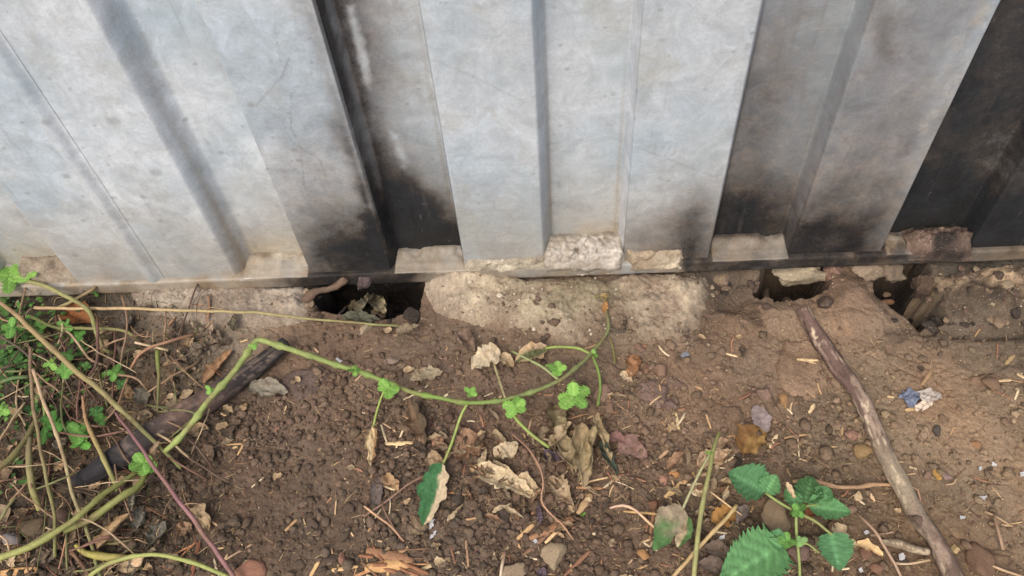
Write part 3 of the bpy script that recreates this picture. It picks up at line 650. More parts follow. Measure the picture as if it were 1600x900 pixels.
ROCKS = [
    (55, 822, 52, 34, (92, 78, 60), 'olive-brown rounded stone beside the crossing thick green stems'),
    (20, 842, 34, 26, (112, 106, 104), 'grey stone touching the left edge below the thick stems'),
    (100, 806, 30, 22, (88, 70, 60), 'brown stone between the two thin stems, right of the olive one'),
    (392, 893, 60, 28, (128, 92, 74), 'flat terracotta-coloured stone at the bottom edge'),
    (864, 872, 46, 44, (150, 132, 106), 'round beige gritty stone near the bottom centre'),
    (804, 892, 44, 32, (136, 118, 96), 'beige gritty stone cut by the bottom edge, left of the round one'),
    (1039, 750, 20, 16, (150, 112, 92), 'small smooth pinkish pebble beside the orange one'),
    (1053, 741, 18, 15, (160, 116, 74), 'small bright orange pebble in the middle of the litter'),
    (1022, 789, 26, 18, (108, 78, 58), 'reddish-brown clod below the pinkish pebble'),
    (1006, 866, 22, 16, (150, 112, 74), 'orange-tan pebble below the half-green nettle leaf'),
    (1131, 765, 22, 22, (124, 90, 68), 'rust-brown pebble left of the round nettle leaf'),
    (1210, 810, 52, 48, (124, 106, 84), 'large grey-brown stone between the nettle leaves'),
    (1250, 866, 44, 34, (108, 88, 78), 'smooth dull purple-grey stone below the nettle shoots'),
    (1262, 845, 34, 26, (84, 70, 58), 'dark brown stone behind the lower nettle stem'),
    (1330, 680, 26, 20, (136, 104, 88), 'round pinkish-brown pebble left of the bark-covered stick'),
    (1348, 708, 32, 28, (132, 108, 74), 'ochre-tinted clod touching the bark-covered stick'),
    (1464, 742, 14, 20, (164, 128, 72), 'small yellow pebble right of the bark-covered stick'),
    (1478, 745, 20, 18, (128, 108, 100), 'small mauve-grey pebble beside the yellow one'),
    (1528, 882, 46, 52, (110, 86, 68), 'big smooth brown clod at the bottom right'),
    (1494, 858, 18, 15, (172, 148, 108), 'pale tan pebble above the big brown clod'),
    (1462, 674, 20, 17, (78, 70, 62), 'dark grey pebble on the smooth tan soil at the right'),
    (1524, 694, 16, 14, (140, 104, 74), 'small rounded brown pebble on the smooth soil at the right'),
    (1385, 473, 26, 12, (128, 96, 74), 'flat brown pebble at the mouth of the right hollow'),
    (1225, 626, 14, 30, (150, 116, 78), 'oval yellowish pebble left of the bark-covered stick'),
    (942, 617, 32, 28, (128, 104, 88), 'brown-pink stone just right of the bright green leaf pair'),
    (953, 640, 22, 18, (122, 98, 80), 'brown stone below the brown-pink one near the green leaf pair'),
    (1010, 577, 22, 20, (116, 88, 70), 'rounded brown clod under the edge of the concrete footing'),
    (1034, 579, 26, 22, (124, 98, 80), 'rounded tan clod beside another under the concrete footing'),
    (786, 808, 26, 30, (72, 62, 54), 'dark rounded clod in the middle of the crumb bed'),
    (708, 818, 26, 18, (82, 70, 60), 'dark brown clod right of the fallen half-green leaf tip'),
    (712, 780, 24, 20, (70, 60, 52), 'dark clod above the others right of the half-green leaf'),
    (546, 792, 26, 20, (78, 64, 54), 'rounded dark brown clod in the crumb bed left of the thin twigs'),
    (521, 873, 26, 22, (74, 62, 54), 'dark clod near the bottom edge left of the wood chips'),
    (611, 564, 28, 14, (128, 112, 98), 'flat pale grey-brown pebble in front of the left hollow'),
    (585, 640, 24, 14, (98, 78, 66), 'flat brown clod below the second leaf pair of the runner'),
    (533, 873, 14, 20, (124, 92, 76), 'small reddish stone near the bottom edge'),
    (490, 820, 26, 20, (76, 62, 52), 'dark clod among crumbs at the lower left centre'),
    (1550, 600, 30, 24, (112, 90, 72), 'weathered brown clod near the right edge'),
    (1372, 888, 26, 20, (120, 90, 72), 'small flat reddish stone near the white flakes'),
    (1352, 866, 22, 22, (110, 82, 66), 'square reddish-brown stone below the pale bow-shaped leaf'),
    (360, 890, 26, 20, (100, 82, 68), 'brown pebble left of the terracotta-coloured stone'),
    (1000, 545, 20, 16, (120, 96, 80), 'small brown clod on the foot of the concrete footing'),
    (1334, 600, 1, 1, (0, 0, 0), None)]
for a, b, w_, h_, c, lb in ROCKS:
    if lb: rock(a, b, w_, h_, C(*c), lb)
rock(1071, 553, 15, 17, C(120, 126, 134), 'small angular blue-grey slate chip at the foot of the footing', flat=.25, name='slate_chip')
# lumps still hanging under the rail
def hang(px, py, wpx, hpx, c, lb, seed, y=-.002):
    P = hit_y(px, py, y); m = mmpx(P); v, f = rock_mesh(4, wpx * m / 2, .014, hpx * m / 2 / .75, seed, ang=.25, rough=.22)
    d1 = fbm(v, 160, 4, seed); v = v * (1 + .26 * d1 + .10 * fbm(v, 500, 3, seed + 2, ridged=True))[:, None]
    cc = np.clip(c * (1 + .3 * fbm(v, 90, 4, seed))[:, None], .01, .9)
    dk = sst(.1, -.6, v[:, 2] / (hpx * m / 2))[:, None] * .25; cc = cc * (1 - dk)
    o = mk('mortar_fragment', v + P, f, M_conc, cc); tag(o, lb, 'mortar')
hang(1238, 428, 104, 28, C(156, 142, 118), 'long pale mortar fragment bridging the hollow above the bark-covered stick', 4)
hang(1352, 421, 56, 26, C(132, 116, 96), 'tan mortar fragment under the rail left of the right hollow', 9)
hang(1394, 424, 40, 26, C(112, 98, 82), 'small tan mortar fragment directly above the right hollow', 14)
hang(1300, 428, 30, 44, C(128, 100, 86), 'reddish mud pillar under the rail between the two right hollows', 24)
hang(566, 440, 24, 16, C(84, 72, 70), 'dark grey crumb hanging from the rail over the left hollow', 19, y=-.008)
hang(1440, 448, 34, 44, C(84, 68, 56), 'dark charred clod at the right side of the right hollow', 27, y=-.03)

# ------------------------------------------------------------------ tubes
def spline(P, n):
    P = np.asarray(P, float); k = len(P)
    if k == 2: t = np.linspace(0, 1, n)[:, None]; return P[0] * (1 - t) + P[1] * t
    Q = np.vstack([2 * P[0] - P[1], P, 2 * P[-1] - P[-2]]); d = np.linalg.norm(np.diff(P[:, :3], axis=0), axis=1); cum = np.concatenate([[0], np.cumsum(d)]) / d.sum()
    out = []
    for t in np.linspace(0, 1, n):
        i = min(np.searchsorted(cum, t, 'right') - 1, k - 2); u = (t - cum[i]) / (cum[i + 1] - cum[i] + 1e-12)
        a, b, c, e = Q[i], Q[i + 1], Q[i + 2], Q[i + 3]
        out.append(.5 * ((2 * b) + (-a + c) * u + (2 * a - 5 * b + 4 * c - e) * u * u + (-a + 3 * b - 3 * c + e) * u ** 3))
    return np.array(out)
def tube(C3, R, ns=8, seed=0, rough=.08, flat=1.0, ridge=0, rsc=1.0):
    C3 = np.asarray(C3, float); n = len(C3); R = np.asarray(R, float)
    T = np.gradient(C3, axis=0); T /= np.linalg.norm(T, axis=1)[:, None] + 1e-12
    nv = np.cross(T[0], (0, 0, 1.)); nv = nv / (np.linalg.norm(nv) + 1e-9) if np.linalg.norm(nv) > 1e-3 else np.array((1., 0, 0))
    V = []; 
    for i in range(n):
        nv = nv - T[i] * (nv @ T[i]); nv /= np.linalg.norm(nv) + 1e-12; bn = np.cross(T[i], nv)
        a = np.linspace(0, 2 * math.pi, ns, endpoint=False)
        rr = R[i] * (1 + ridge * np.cos(a * 4))
        V.append(C3[i] + np.outer(np.cos(a) * rr, nv) + np.outer(np.sin(a) * rr * flat, bn))
    V = np.array(V)
    if rough:
        q = fbm(V, 1.0 / max(R.mean() * 2.2, 1e-5) * rsc, 3, seed)
        V = C3[:, None] + (V - C3[:, None]) * (1 + rough * q)[..., None]
    V = V.reshape(-1, 3); f = []
    for i in range(n - 1):
        for j in range(ns): f.append((i * ns + j, i * ns + (j + 1) % ns, (i + 1) * ns + (j + 1) % ns, (i + 1) * ns + j))
    nvt = len(V); V = np.vstack([V, C3[0] - T[0] * R[0] * .2, C3[-1] + T[-1] * R[-1] * .2])
    for j in range(ns): f.append((nvt, (j + 1) % ns, j)); f.append((nvt + 1, (n - 1) * ns + j, (n - 1) * ns + (j + 1) % ns))
    return V, f
def stem_geo(pts, rpx, n=None, seed=0, ns=8, nodes=(), rough=.10, wig=0, **k):
    """pts: (px, py, height above soil)"""
    P = [S(a, b, h) for a, b, h in pts]; L = sum(np.linalg.norm(P[i + 1] - P[i]) for i in range(len(P) - 1))
    n = n or int(max(6, min(80, L / .006))); c = spline(P, n)
    if wig: c = c + wig * np.stack([fbm(c + seed, 45, 2, seed), fbm(c + seed, 45, 2, seed + 1), .5 * fbm(c + seed, 45, 2, seed + 2)], -1)
    rp = np.interp(np.linspace(0, 1, n), np.linspace(0, 1, len(rpx)), rpx) if isinstance(rpx, (list, tuple)) else np.full(n, rpx)
    m = np.array([mmpx(q) for q in c]); R = rp * m
    for t in nodes:
        R = R * (1 + (.6 if len(nodes) > 5 else .25) * np.exp(-((np.linspace(0, 1, n) - t) * L / .0035) ** 2))
    V, f = tube(c, R, ns, seed, rough, **k); return V, f, c, n, ns
def stem_col(n, ns, V, c0, c1, seed, c2=None, t2=.5, w2=.15):
    t = np.repeat(np.linspace(0, 1, n), ns); t = np.append(t, (0, 1))[:, None]; c = c0 * (1 - t) + c1 * t
    if c2 is not None: g = np.exp(-((t - t2) / w2) ** 2); c = c * (1 - g) + c2 * g
    b_ = (sst(.1, .4, fbm(V, 55, 3, seed + 40)) * .5)[:, None]; c = c * (1 - b_) + C(122, 98, 74) * b_
    return np.clip(c * (1 + .28 * fbm(V, 150, 3, seed))[:, None], .004, .9)
def stem(name, pts, rpx, c0, c1, label, cat='stem', group=None, parent=None, mat=None, seed=None, **k):
    seed = seed or int(pts[0][0] * 3 + pts[0][1]); ck = {q: k.pop(q) for q in ('c2', 't2', 'w2') if q in k}
    V, f, c, n, ns = stem_geo(pts, rpx, seed=seed, **k); cc = stem_col(n, ns, V, c0, c1, seed, **ck)
    if parent is not None: o = part(name, V, f, mat or M_stem, cc, parent)
    else: o = mk(name, V, f, mat or M_stem, cc); tag(o, label, cat, group)
    return o

rtc = spline([hit_y(478, 470, -.022), hit_y(492, 456, -.016), hit_y(512, 452, -.014), hit_y(530, 444, -.010), hit_y(540, 434, -.004)], 24); V, f = tube(rtc, np.interp(np.linspace(0, 1, 24), [0, .5, 1], [.0065, .0040, .0055]), 14, 5, .6); tag(mk('root', V, f, M_wood, C(100, 82, 68) * (1 + .4 * fbm(V, 120, 3, 5))[:, None]), 'curled tan root crust over the left side of the left hollow', 'root')
GREEN = C(142, 158, 84); GREEN2 = C(112, 130, 66); OLIVE = C(134, 128, 78); OLIVE2 = C(110, 108, 60); TAN = C(168, 142, 108); BROWN = C(110, 86, 68); DBROWN = C(78, 62, 52); PURP = C(124, 88, 88); STRAW = C(202, 172, 128); PALE = C(216, 196, 160)

# the bark-covered stick
def woody(name, pts, rpx, c0, label, cat, seed, patches, parent=None, ns=26, n=150, rough=.20, **k):
    V, f, c, n, ns = stem_geo(pts, rpx, n=n, seed=seed, ns=ns, rough=rough, rsc=1.0, **k)
    t = np.append(np.repeat(np.linspace(0, 1, n), ns), (0, 1)); a = np.append(np.tile(np.arange(ns), n) / ns * 6.283, (0, 0))
    q = p3(np.cos(a) * .9, np.sin(a) * .9, t * 6); g = fbm(q, 2.2, 4, seed); fi = fbm(p3(np.cos(a) * 3, np.sin(a) * 3, t * 7), 2.0, 3, seed + 3)
    cc = c0 * (1 + .25 * g + .28 * fi)[:, None]
    for th, col_, sc_ in patches:
        m = sst(th, th + .10, fbm(q, sc_, 4, seed + int(th * 100) + 50) + .18 * fi)[:, None]; cc = cc * (1 - m) + col_ * (1 + .22 * fi)[:, None] * m
        if parent is None or True:                     # bark plates stand proud
            ci = np.vstack([np.repeat(c, ns, 0), c[:1], c[-1:]]); V = ci + (V - ci) * (1 - .09 * m)
    cc = np.clip(cc, .004, .9)
    if callable(k.get('x', None)): pass
    return V, f, cc, t
sk = empty('bark_stick', S(1256, 476)); tag(sk, 'long pale stick with flaking brown bark lying from the wall to the bottom right', 'stick')
V, f, cc, t = woody('branch', [(1254, 482, .012), (1278, 527, .009), (1311, 574, .008), (1338, 610, .008), (1360, 656, .008), (1381, 706, .008), (1404, 750, .008), (1433, 806, .007), (1460, 842, .007), (1492, 906, .007), (1520, 960, .006)],
    [10, 13, 14, 13.5, 14, 14.5, 14, 15, 13.5, 15, 15], C(100, 80, 72), '', '', 5, [(.0, C(146, 126, 110), 1.6), (.22, C(84, 66, 58), 3.2), (.34, C(190, 172, 146), 4.0)])
mid = np.exp(-((t - .62) / .14) ** 2)[:, None] * .55; cc = cc * (1 - mid) + C(168, 156, 130) * mid
lowr = sst(.8, 1, t)[:, None] * .35; cc = cc * (1 - lowr) + C(120, 112, 84) * lowr
part('branch', V, f, M_wood, cc, sk)
V, f, cc, t = woody('side_twig', [(1450, 862, .006), (1428, 858, .008), (1404, 850, .007), (1376, 846, .004)], [6, 6.5, 7, 4], C(128, 112, 92), '', '', 8, [(.1, C(172, 156, 130), 2.0)], ns=16, n=40)
part('side_twig', V, f, M_wood, cc, sk)
# knot
kv, kf = rock_mesh(3, .012, .010, .009, 77); kp = S(1434, 810, .010); part('knot', kv + kp, kf, M_wood, rock_col(0, kv, C(96, 80, 68), 4), sk)
# charred branch on the left
V, f, cc, t = woody('charred_branch', [(448, 535, .018), (420, 558, .016), (380, 588, .014), (320, 628, .012), (262, 664, .011), (200, 706, .010), (150, 738, .010), (118, 752, .006)],
    [11, 13, 17, 19, 22, 24, 20, 10], C(54, 50, 49), '', '', 15, [(.10, C(98, 86, 78), 3.0), (.3, C(120, 106, 94), 4.5)], ns=26, n=120)
red = (np.exp(-((t - .47) / .14) ** 2) * .48 * sst(-.25, .25, fbm(V, 70, 3, 2) + .3))[:, None]; cc = cc * (1 - red) + C(130, 102, 88) * (1 + .25 * fbm(V, 140, 3, 5))[:, None] * red
blk = np.maximum(sst(.12, .0, t), sst(.72, .84, t))[:, None] * .85; cc = cc * (1 - blk) + C(40, 39, 42) * blk
o = mk('charred_branch', V, f, M_wood, np.clip(cc, .004, .9)); tag(o, 'thick half-burnt branch with black ends and reddish bark lying at the left', 'branch')

# ------------------------------------------------------------------ leaves
def leaf_geo(base, tip, wid, kind='nettle', seed=0, lift=0, curl=.3, fold=.25, crumple=.0, nt_=30, ns=9, teeth=11, roll=0.0, droop=0, pr=None):
    """blade from base to tip (world), returns verts, faces, (t,s)"""
    base = np.asarray(base, float); tip = np.asarray(tip, float); e = tip - base; L = np.linalg.norm(e); ex = e / L
    up = np.array((0, 0, 1.)); ey = np.cross(up, ex); ey /= np.linalg.norm(ey) + 1e-9; ez = np.cross(ex, ey)
    if roll: ey, ez = ey * math.cos(roll) + ez * math.sin(roll), ez * math.cos(roll) - ey * math.sin(roll)
    t = np.linspace(0, 1, nt_); s = np.linspace(-1, 1, ns); Tm, Sm = np.meshgrid(t, s, indexing='ij')
    if kind == 'nettle': wv = 1.02 * (np.sin(np.clip(t * 1.02 + .0, 0, 1) ** .62 * math.pi) ** .75) ; wv = np.where(t < .08, wv * .5 + t / .08 * .5 * wv + .25 * sst(0, .04, t), wv)
    elif kind == 'round': wv = np.sqrt(np.clip(1 - (2 * t - 1) ** 2, 0, 1)) ** .8
    elif kind == 'lobed': wv = np.sqrt(np.clip(1 - (2 * t - 1.05) ** 2, 0, 1)) * (1 + .22 * np.cos(t * 6.283 * 2.5))
    else: wv = np.sin(np.clip(t, 0, 1) ** .8 * math.pi) ** .7 * (1 + .18 * vn(p3(t * 6, seed, 0), seed))
    wv = np.maximum(wv, .02)
    W = wid / 2 * wv
    saw = ((t * teeth) % 1.0)
    tooth = np.zeros_like(Tm)
    if kind in ('nettle', 'round', 'lobed'): tooth = (.20 if kind == 'nettle' else .34) * (.5 - saw)[:, None] * np.abs(Sm) ** 3 * 1.6
    else: tooth = .55 * fbm(p3(Tm * 9, Sm * 1.5 + seed, seed), 1.0, 4, seed, g=.7) * np.abs(Sm) ** 2
    X = Tm * L + (L * .045 * np.abs(Sm) ** 3 * saw[:, None] if kind == 'nettle' else 0); 
    Y = Sm * W[:, None] * (1 + tooth)
    # cross curl on an arc
    kc = curl * 1.6; ang = Sm * kc
    if abs(kc) > .05: Y2 = W[:, None] * (1 + tooth) * np.sin(ang) / kc; Z = W[:, None] * (1 - np.cos(ang)) / kc
    else: Y2 = Y; Z = 0 * Y
    Z = Z + fold * np.abs(Y2) * .5
    Z = Z + L * droop * 4 * Tm * (1 - Tm)
    veins = np.abs(((Tm * (6 if kind != 'round' else 4) - np.abs(Sm) * 1.6) % 1.0) - .5) * 2
    if kind in ('nettle', 'round', 'lobed'): Z = Z + wid * .07 * (veins - .5) * (np.abs(Sm) < .95) * (np.abs(Sm) > .05)
    if crumple:
        q = p3(X / wid * 2.2 + seed, Y / wid * 2.2, 0 * X); Z = Z + crumple * wid * (fbm(q, 1.3, 4, seed, ridged=True) + .6 * fbm(q, .7, 2, seed + 3) + .22 * fbm(q, 4.5, 2, seed + 8, ridged=True)) 
        X = X + crumple * wid * .5 * fbm(q, 1.1, 2, seed + 5); Y2 = Y2 + crumple * wid * .6 * fbm(q, 1.2, 2, seed + 6)
    V = base + X[..., None] * ex + Y2[..., None] * ey + Z[..., None] * ez
    return V.reshape(-1, 3), grid_faces(nt_, ns), Tm.ravel(), Sm.ravel(), veins.ravel()
def leaf_col(V, T, Sm, vn_, c, seed, veined=True, tip=None, edge=None, half=None):
    cc = np.tile(c, (len(V), 1)) * (1 + .24 * fbm(V, 90, 3, seed) + .18 * fbm(V, 330, 2, seed + 9))[:, None]
    if veined:
        m = np.clip(np.exp(-(Sm / .09) ** 2) * .5 + (vn_ < .2) * .30, 0, 1)[:, None]; cc = cc * (1 - m) + np.minimum(c * 1.9 + .02, .6) * m
    if edge is not None: m = sst(.35, .75, np.abs(Sm) + .35 * fbm(V, 110, 3, seed + 1))[:, None]; cc = cc * (1 - m) + edge * m
    if not veined: q_ = sst(.05, .35, fbm(V, 130, 4, seed + 31))[:, None] * .5; cc = cc * (1 - q_) + cc * np.array((.62, .52, .42)) * q_
    if tip is not None: m = sst(.35, .7, T + .3 * fbm(V, 80, 3, seed + 2))[:, None]; cc = cc * (1 - m) + tip * m
    if half is not None: m = sst(.05, .3, Sm + .35 * fbm(V, 90, 3, seed + 2))[:, None]; cc = cc * (1 - m) + half * m
    return np.clip(cc, .004, .9)
def ground_clear(V, lift):
    h = np.array([surf(v[0], v[1]) for v in V]); d = (h + lift) - V[:, 2]; mx = d.max()
    # let the blade drape: raise buried verts smoothly
    V = V.copy(); V[:, 2] += np.where(d > 0, d, 0); return V
def leaf(name, b, t, wpx, c, label=None, cat='leaf', parent=None, kind='dry', h=(.004, .004), seed=None, mat=None, group=None, drape=True, tip=None, edge=None, half=None, **k):
    seed = seed or int(b[0] * 5 + b[1] * 3 + t[0]); B = S(b[0], b[1], h[0]); T_ = S(t[0], t[1], h[1]); wid = wpx * mmpx(B)
    if kind == 'dry': k.setdefault('crumple', .22); k.setdefault('curl', .5); k.setdefault('nt_', 26); k.setdefault('ns', 15)
    V, f, tt, ss, vv = leaf_geo(B, T_, wid, kind, seed, **k)
    if drape: V = ground_clear(V, .0012)
    cc = leaf_col(V, tt, ss, vv, c, seed, veined=kind != 'dry', tip=tip, edge=edge, half=half)
    m_ = mat or (M_dry if kind == 'dry' else M_leaf)
    if parent is not None:
        o = part(name, V, f, m_, cc, parent)
        if label: o['label'] = label
    else: o = mk(name, V, f, m_, cc); tag(o, label, cat, group)
    return o
LG = C(128, 176, 82); LG2 = C(104, 150, 72); NG = C(84, 128, 84); NG2 = C(96, 142, 90); DT = C(178, 154, 122); DT2 = C(150, 128, 102); DG = C(124, 114, 98); DK = C(84, 74, 62); OR = C(170, 118, 62)

def cluster(parent, px, py, size, h, seed, n=3, c=LG, name='leaf'):
    """a tuft of small round toothed leaves"""
    n = n + 1 if size > 15 else n; r = random.Random(seed); a0 = r.uniform(0, 6.28)
    for q in range(n):
        a = a0 + q * 6.28 / n + r.uniform(-.3, .3); L = size * r.uniform(.45, .72)
        leaf(name, (px, py), (px + math.cos(a) * L, py + math.sin(a) * L * .9), size * r.uniform(.38, .52), c * r.uniform(.6, 1.2), parent=parent, kind='round', h=(h, h + r.uniform(-.006, .006)), seed=seed * 10 + q,
             teeth=5, nt_=26, ns=9, fold=.5, curl=-.3, drape=False)

# the long runner that arches over the soil
rn = empty('nettle_runner', S(948, 505)); tag(rn, 'long arching green nettle stem with small bright leaf tufts across the middle', 'plant')
stem('stem', [(946, 470, .006), (949, 489, .008), (951, 512, .010), (942, 530, .014), (922, 554, .020), (903, 572, .024), (875, 594, .028), (836, 611, .032), (786, 625, .034), (728, 629, .036), (692, 623, .038), (644, 612, .040), (606, 597, .042), (567, 583, .044), (519, 568, .048), (478, 554, .052), (436, 540, .056), (404, 532, .058), (392, 545, .056), (366, 580, .052), (330, 622, .046), (290, 673, .036), (258, 706, .026)],
     [2.8, 3.0, 3.2, 3.4, 3.4, 3.6, 3.8, 4.0, 4.4, 4.6, 4.6, 4.6, 4.2], C(108, 112, 74), C(140, 152, 86), None, parent=rn, n=150, nodes=(.17, .26, .32, .38, .44, .50, .55, .61, .66, .72, .79, .86, .92, .97), wig=.0014, c2=C(112, 138, 64), t2=.45, w2=.15)
for pts, r_, c_ in (([(922, 553, .020), (903, 544, .018), (870, 542, .012), (852, 544, .009)], 2.2, GREEN), ([(872, 593, .028), (850, 575, .020), (836, 567, .016), (800, 549, .010)], 2.0, C(150, 160, 110)),
                    ([(953, 528, .012), (958, 545, .010), (961, 568, .006)], 1.6, OLIVE2), ([(926, 556, .020), (935, 580, .016), (938, 606, .010), (934, 634, .004)], 2.4, GREEN2),
                    ([(604, 604, .042), (596, 620, .034), (588, 646, .022), (583, 668, .012)], 1.8, GREEN), ([(732, 628, .036), (720, 650, .028), (706, 692, .018), (691, 728, .010)], 2.2, GREEN),
                    ([(790, 626, .034), (806, 654, .026), (832, 680, .018), (858, 699, .010)], 2.6, GREEN), ([(790, 624, .034), (782, 600, .024), (771, 566, .010)], 1.8, C(168, 160, 118)),
                    ([(554, 579, .044), (552, 574, .050)], 1.6, GREEN), ([(896, 594, .026), (890, 610, .028), (897, 617, .032)], 2.0, GREEN),
                    ([(946, 472, .006), (938, 462, .008), (930, 464, .008)], 2.2, OLIVE2), ([(946, 472, .006), (948, 462, .012), (951, 458, .014)], 2.0, OLIVE2),
                    ([(951, 512, .010), (966, 518, .010), (978, 514, .008)], 2.2, DK)):
    stem('side_stem', pts, r_, c_, c_ * .9, None, parent=rn)
for i, (a, b, s_, h_, n_) in enumerate([(554, 578, 16, .050, 3), (607, 607, 28, .046, 4), (736, 612, 17, .040, 3), (807, 636, 30, .038, 4), (871, 578, 22, .036, 4), (897, 619, 37, .038, 4), (930, 552, 12, .024, 2), (328, 609, 14, .050, 2), (396, 540, 14, .060, 2), (857, 571, 10, .024, 2)]):
    cluster(rn, a, b, s_ * 1.12, h_, 31 + i, n_, LG)
leaf('dead_leaf', (583, 664), (581, 730), 24, C(206, 184, 144), 'pale ragged leaf hanging by its stalk', parent=rn, h=(.014, .006), half=C(140, 112, 82), curl=.8)
leaf('dead_leaf', (690, 724), (662, 822), 44, C(66, 112, 70), 'leaf half dark green and half withered tan', parent=rn, h=(.014, .010), half=C(196, 176, 144), curl=.35, crumple=.08, fold=.3)
leaf('dead_leaf', (664, 814), (640, 838), 34, C(128, 110, 88), parent=rn, h=(.008, .005))
leaf('dead_leaf', (782, 548), (738, 576), 44, C(190, 174, 146), 'broad pale dry leaf on the arching stem', parent=rn, h=(.014, .008), crumple=.14)
leaf('dead_leaf', (780, 558), (802, 572), 24, C(170, 150, 120), parent=rn, h=(.010, .006))
leaf('dead_leaf', (853, 544), (806, 566), 34, C(98, 100, 68), 'drooping leaf, dull green edged with tan', parent=rn, h=(.010, .008), edge=C(186, 160, 124), crumple=.12)
leaf('dead_leaf', (856, 540), (812, 548), 12, C(176, 156, 130), parent=rn, h=(.012, .010))
leaf('dead_leaf', (858, 700), (893, 660), 30, C(170, 152, 122), parent=rn, h=(.010, .016), crumple=.2, curl=.9)
leaf('dead_leaf', (880, 650), (868, 692), 22, C(150, 136, 104), parent=rn, h=(.016, .008), curl=.9)
leaf('dead_leaf', (947, 470), (944, 490), 10, C(176, 132, 84), parent=rn, h=(.010, .012)); leaf('dead_leaf', (937, 463), (950, 464), 9, C(150, 130, 90), parent=rn, h=(.012, .012))

# nettle seedling on the right
npl = empty('nettle_plant', S(1249, 905)); tag(npl, 'young nettle with dark green toothed leaves at the bottom right', 'plant')
for pts, r_ in (([(1250, 930, .0), (1249, 880, .012), (1245, 840, .024), (1244, 806, .034), (1247, 794, .038)], 2.4), ([(1196, 770, .034), (1216, 784, .036), (1239, 797, .036)], 2.2),
                ([(1243, 799, .036), (1262, 808, .034), (1278, 817, .030), (1300, 836, .028)], 2.4), ([(1246, 845, .022), (1228, 856, .022), (1214, 866, .024)], 2.0), ([(1250, 795, .038), (1264, 790, .036), (1282, 788, .034)], 1.8),
                ([(1247, 850, .020), (1262, 850, .020), (1280, 864, .020)], 1.8)):
    stem('stem', pts, r_, C(140, 152, 88), C(126, 140, 80), None, parent=npl)
for b, t, w_, c, h_, k in [((1196, 768), (1138, 738), 66, NG, (.034, .028), {}), ((1196, 770), (1214, 742), 34, NG2, (.034, .036), {}), ((1262, 790), (1330, 800), 42, NG2, (.036, .026), {}), ((1258, 786), (1268, 744), 44, C(78, 116, 70), (.036, .028), {}),
                           ((1246, 792), (1228, 762), 28, NG2, (.038, .032), {}), ((1240, 796), (1252, 808), 24, LG2, (.038, .040), {}), ((1298, 832), (1312, 892), 56, NG, (.028, .024), {}), ((1280, 780), (1296, 762), 30, NG2, (.035, .032), {}),
                           ((1222, 850), (1124, 912), 84, NG2, (.028, .024), dict(nt_=44, teeth=15, ns=13)), ((1212, 846), (1218, 826), 26, NG, (.026, .030), {}), ((1222, 856), (1200, 842), 20, NG2, (.028, .03), {})]:
    leaf('leaf', b, t, w_, c, parent=npl, kind='nettle', h=h_, drape=False, **k)
cluster(npl, 1229, 845, 26, .030, 51, 3, LG2); cluster(npl, 1250, 846, 20, .030, 52, 3, C(132, 176, 104)); cluster(npl, 1247, 797, 24, .044, 53, 3, LG2)
# tall pale stem with a half green leaf
ts = empty('tall_stem_plant', S(1083, 915)); tag(ts, 'upright olive stem with a half-dead nettle leaf, left of the round nettle leaf', 'plant')
stem('stem', [(1082, 925, .005), (1088, 860, .022), (1094, 811, .034), (1102, 766, .042), (1109, 733, .046), (1114, 705, .048), (1124, 675, .050)], [4, 4, 3.8, 3.4, 2.8], C(150, 148, 96), C(120, 120, 72), None, parent=ts, nodes=(.5, .8))
stem('side_stem', [(1112, 706, .048), (1096, 733, .038), (1078, 770, .028), (1060, 811, .018)], 2.2, C(152, 156, 110), C(160, 154, 120), None, parent=ts)
cluster(ts, 1110, 707, 12, .052, 61, 2, LG)
leaf('dead_leaf', (1064, 790), (1022, 862), 50, C(150, 136, 112), 'leaf withered tan with a dark green lower half', parent=ts, h=(.020, .012), tip=C(82, 116, 68), crumple=.10)
leaf('dead_leaf', (1076, 808), (1058, 856), 30, C(184, 166, 136), parent=ts, h=(.018, .010), half=C(92, 124, 74), crumple=.08)

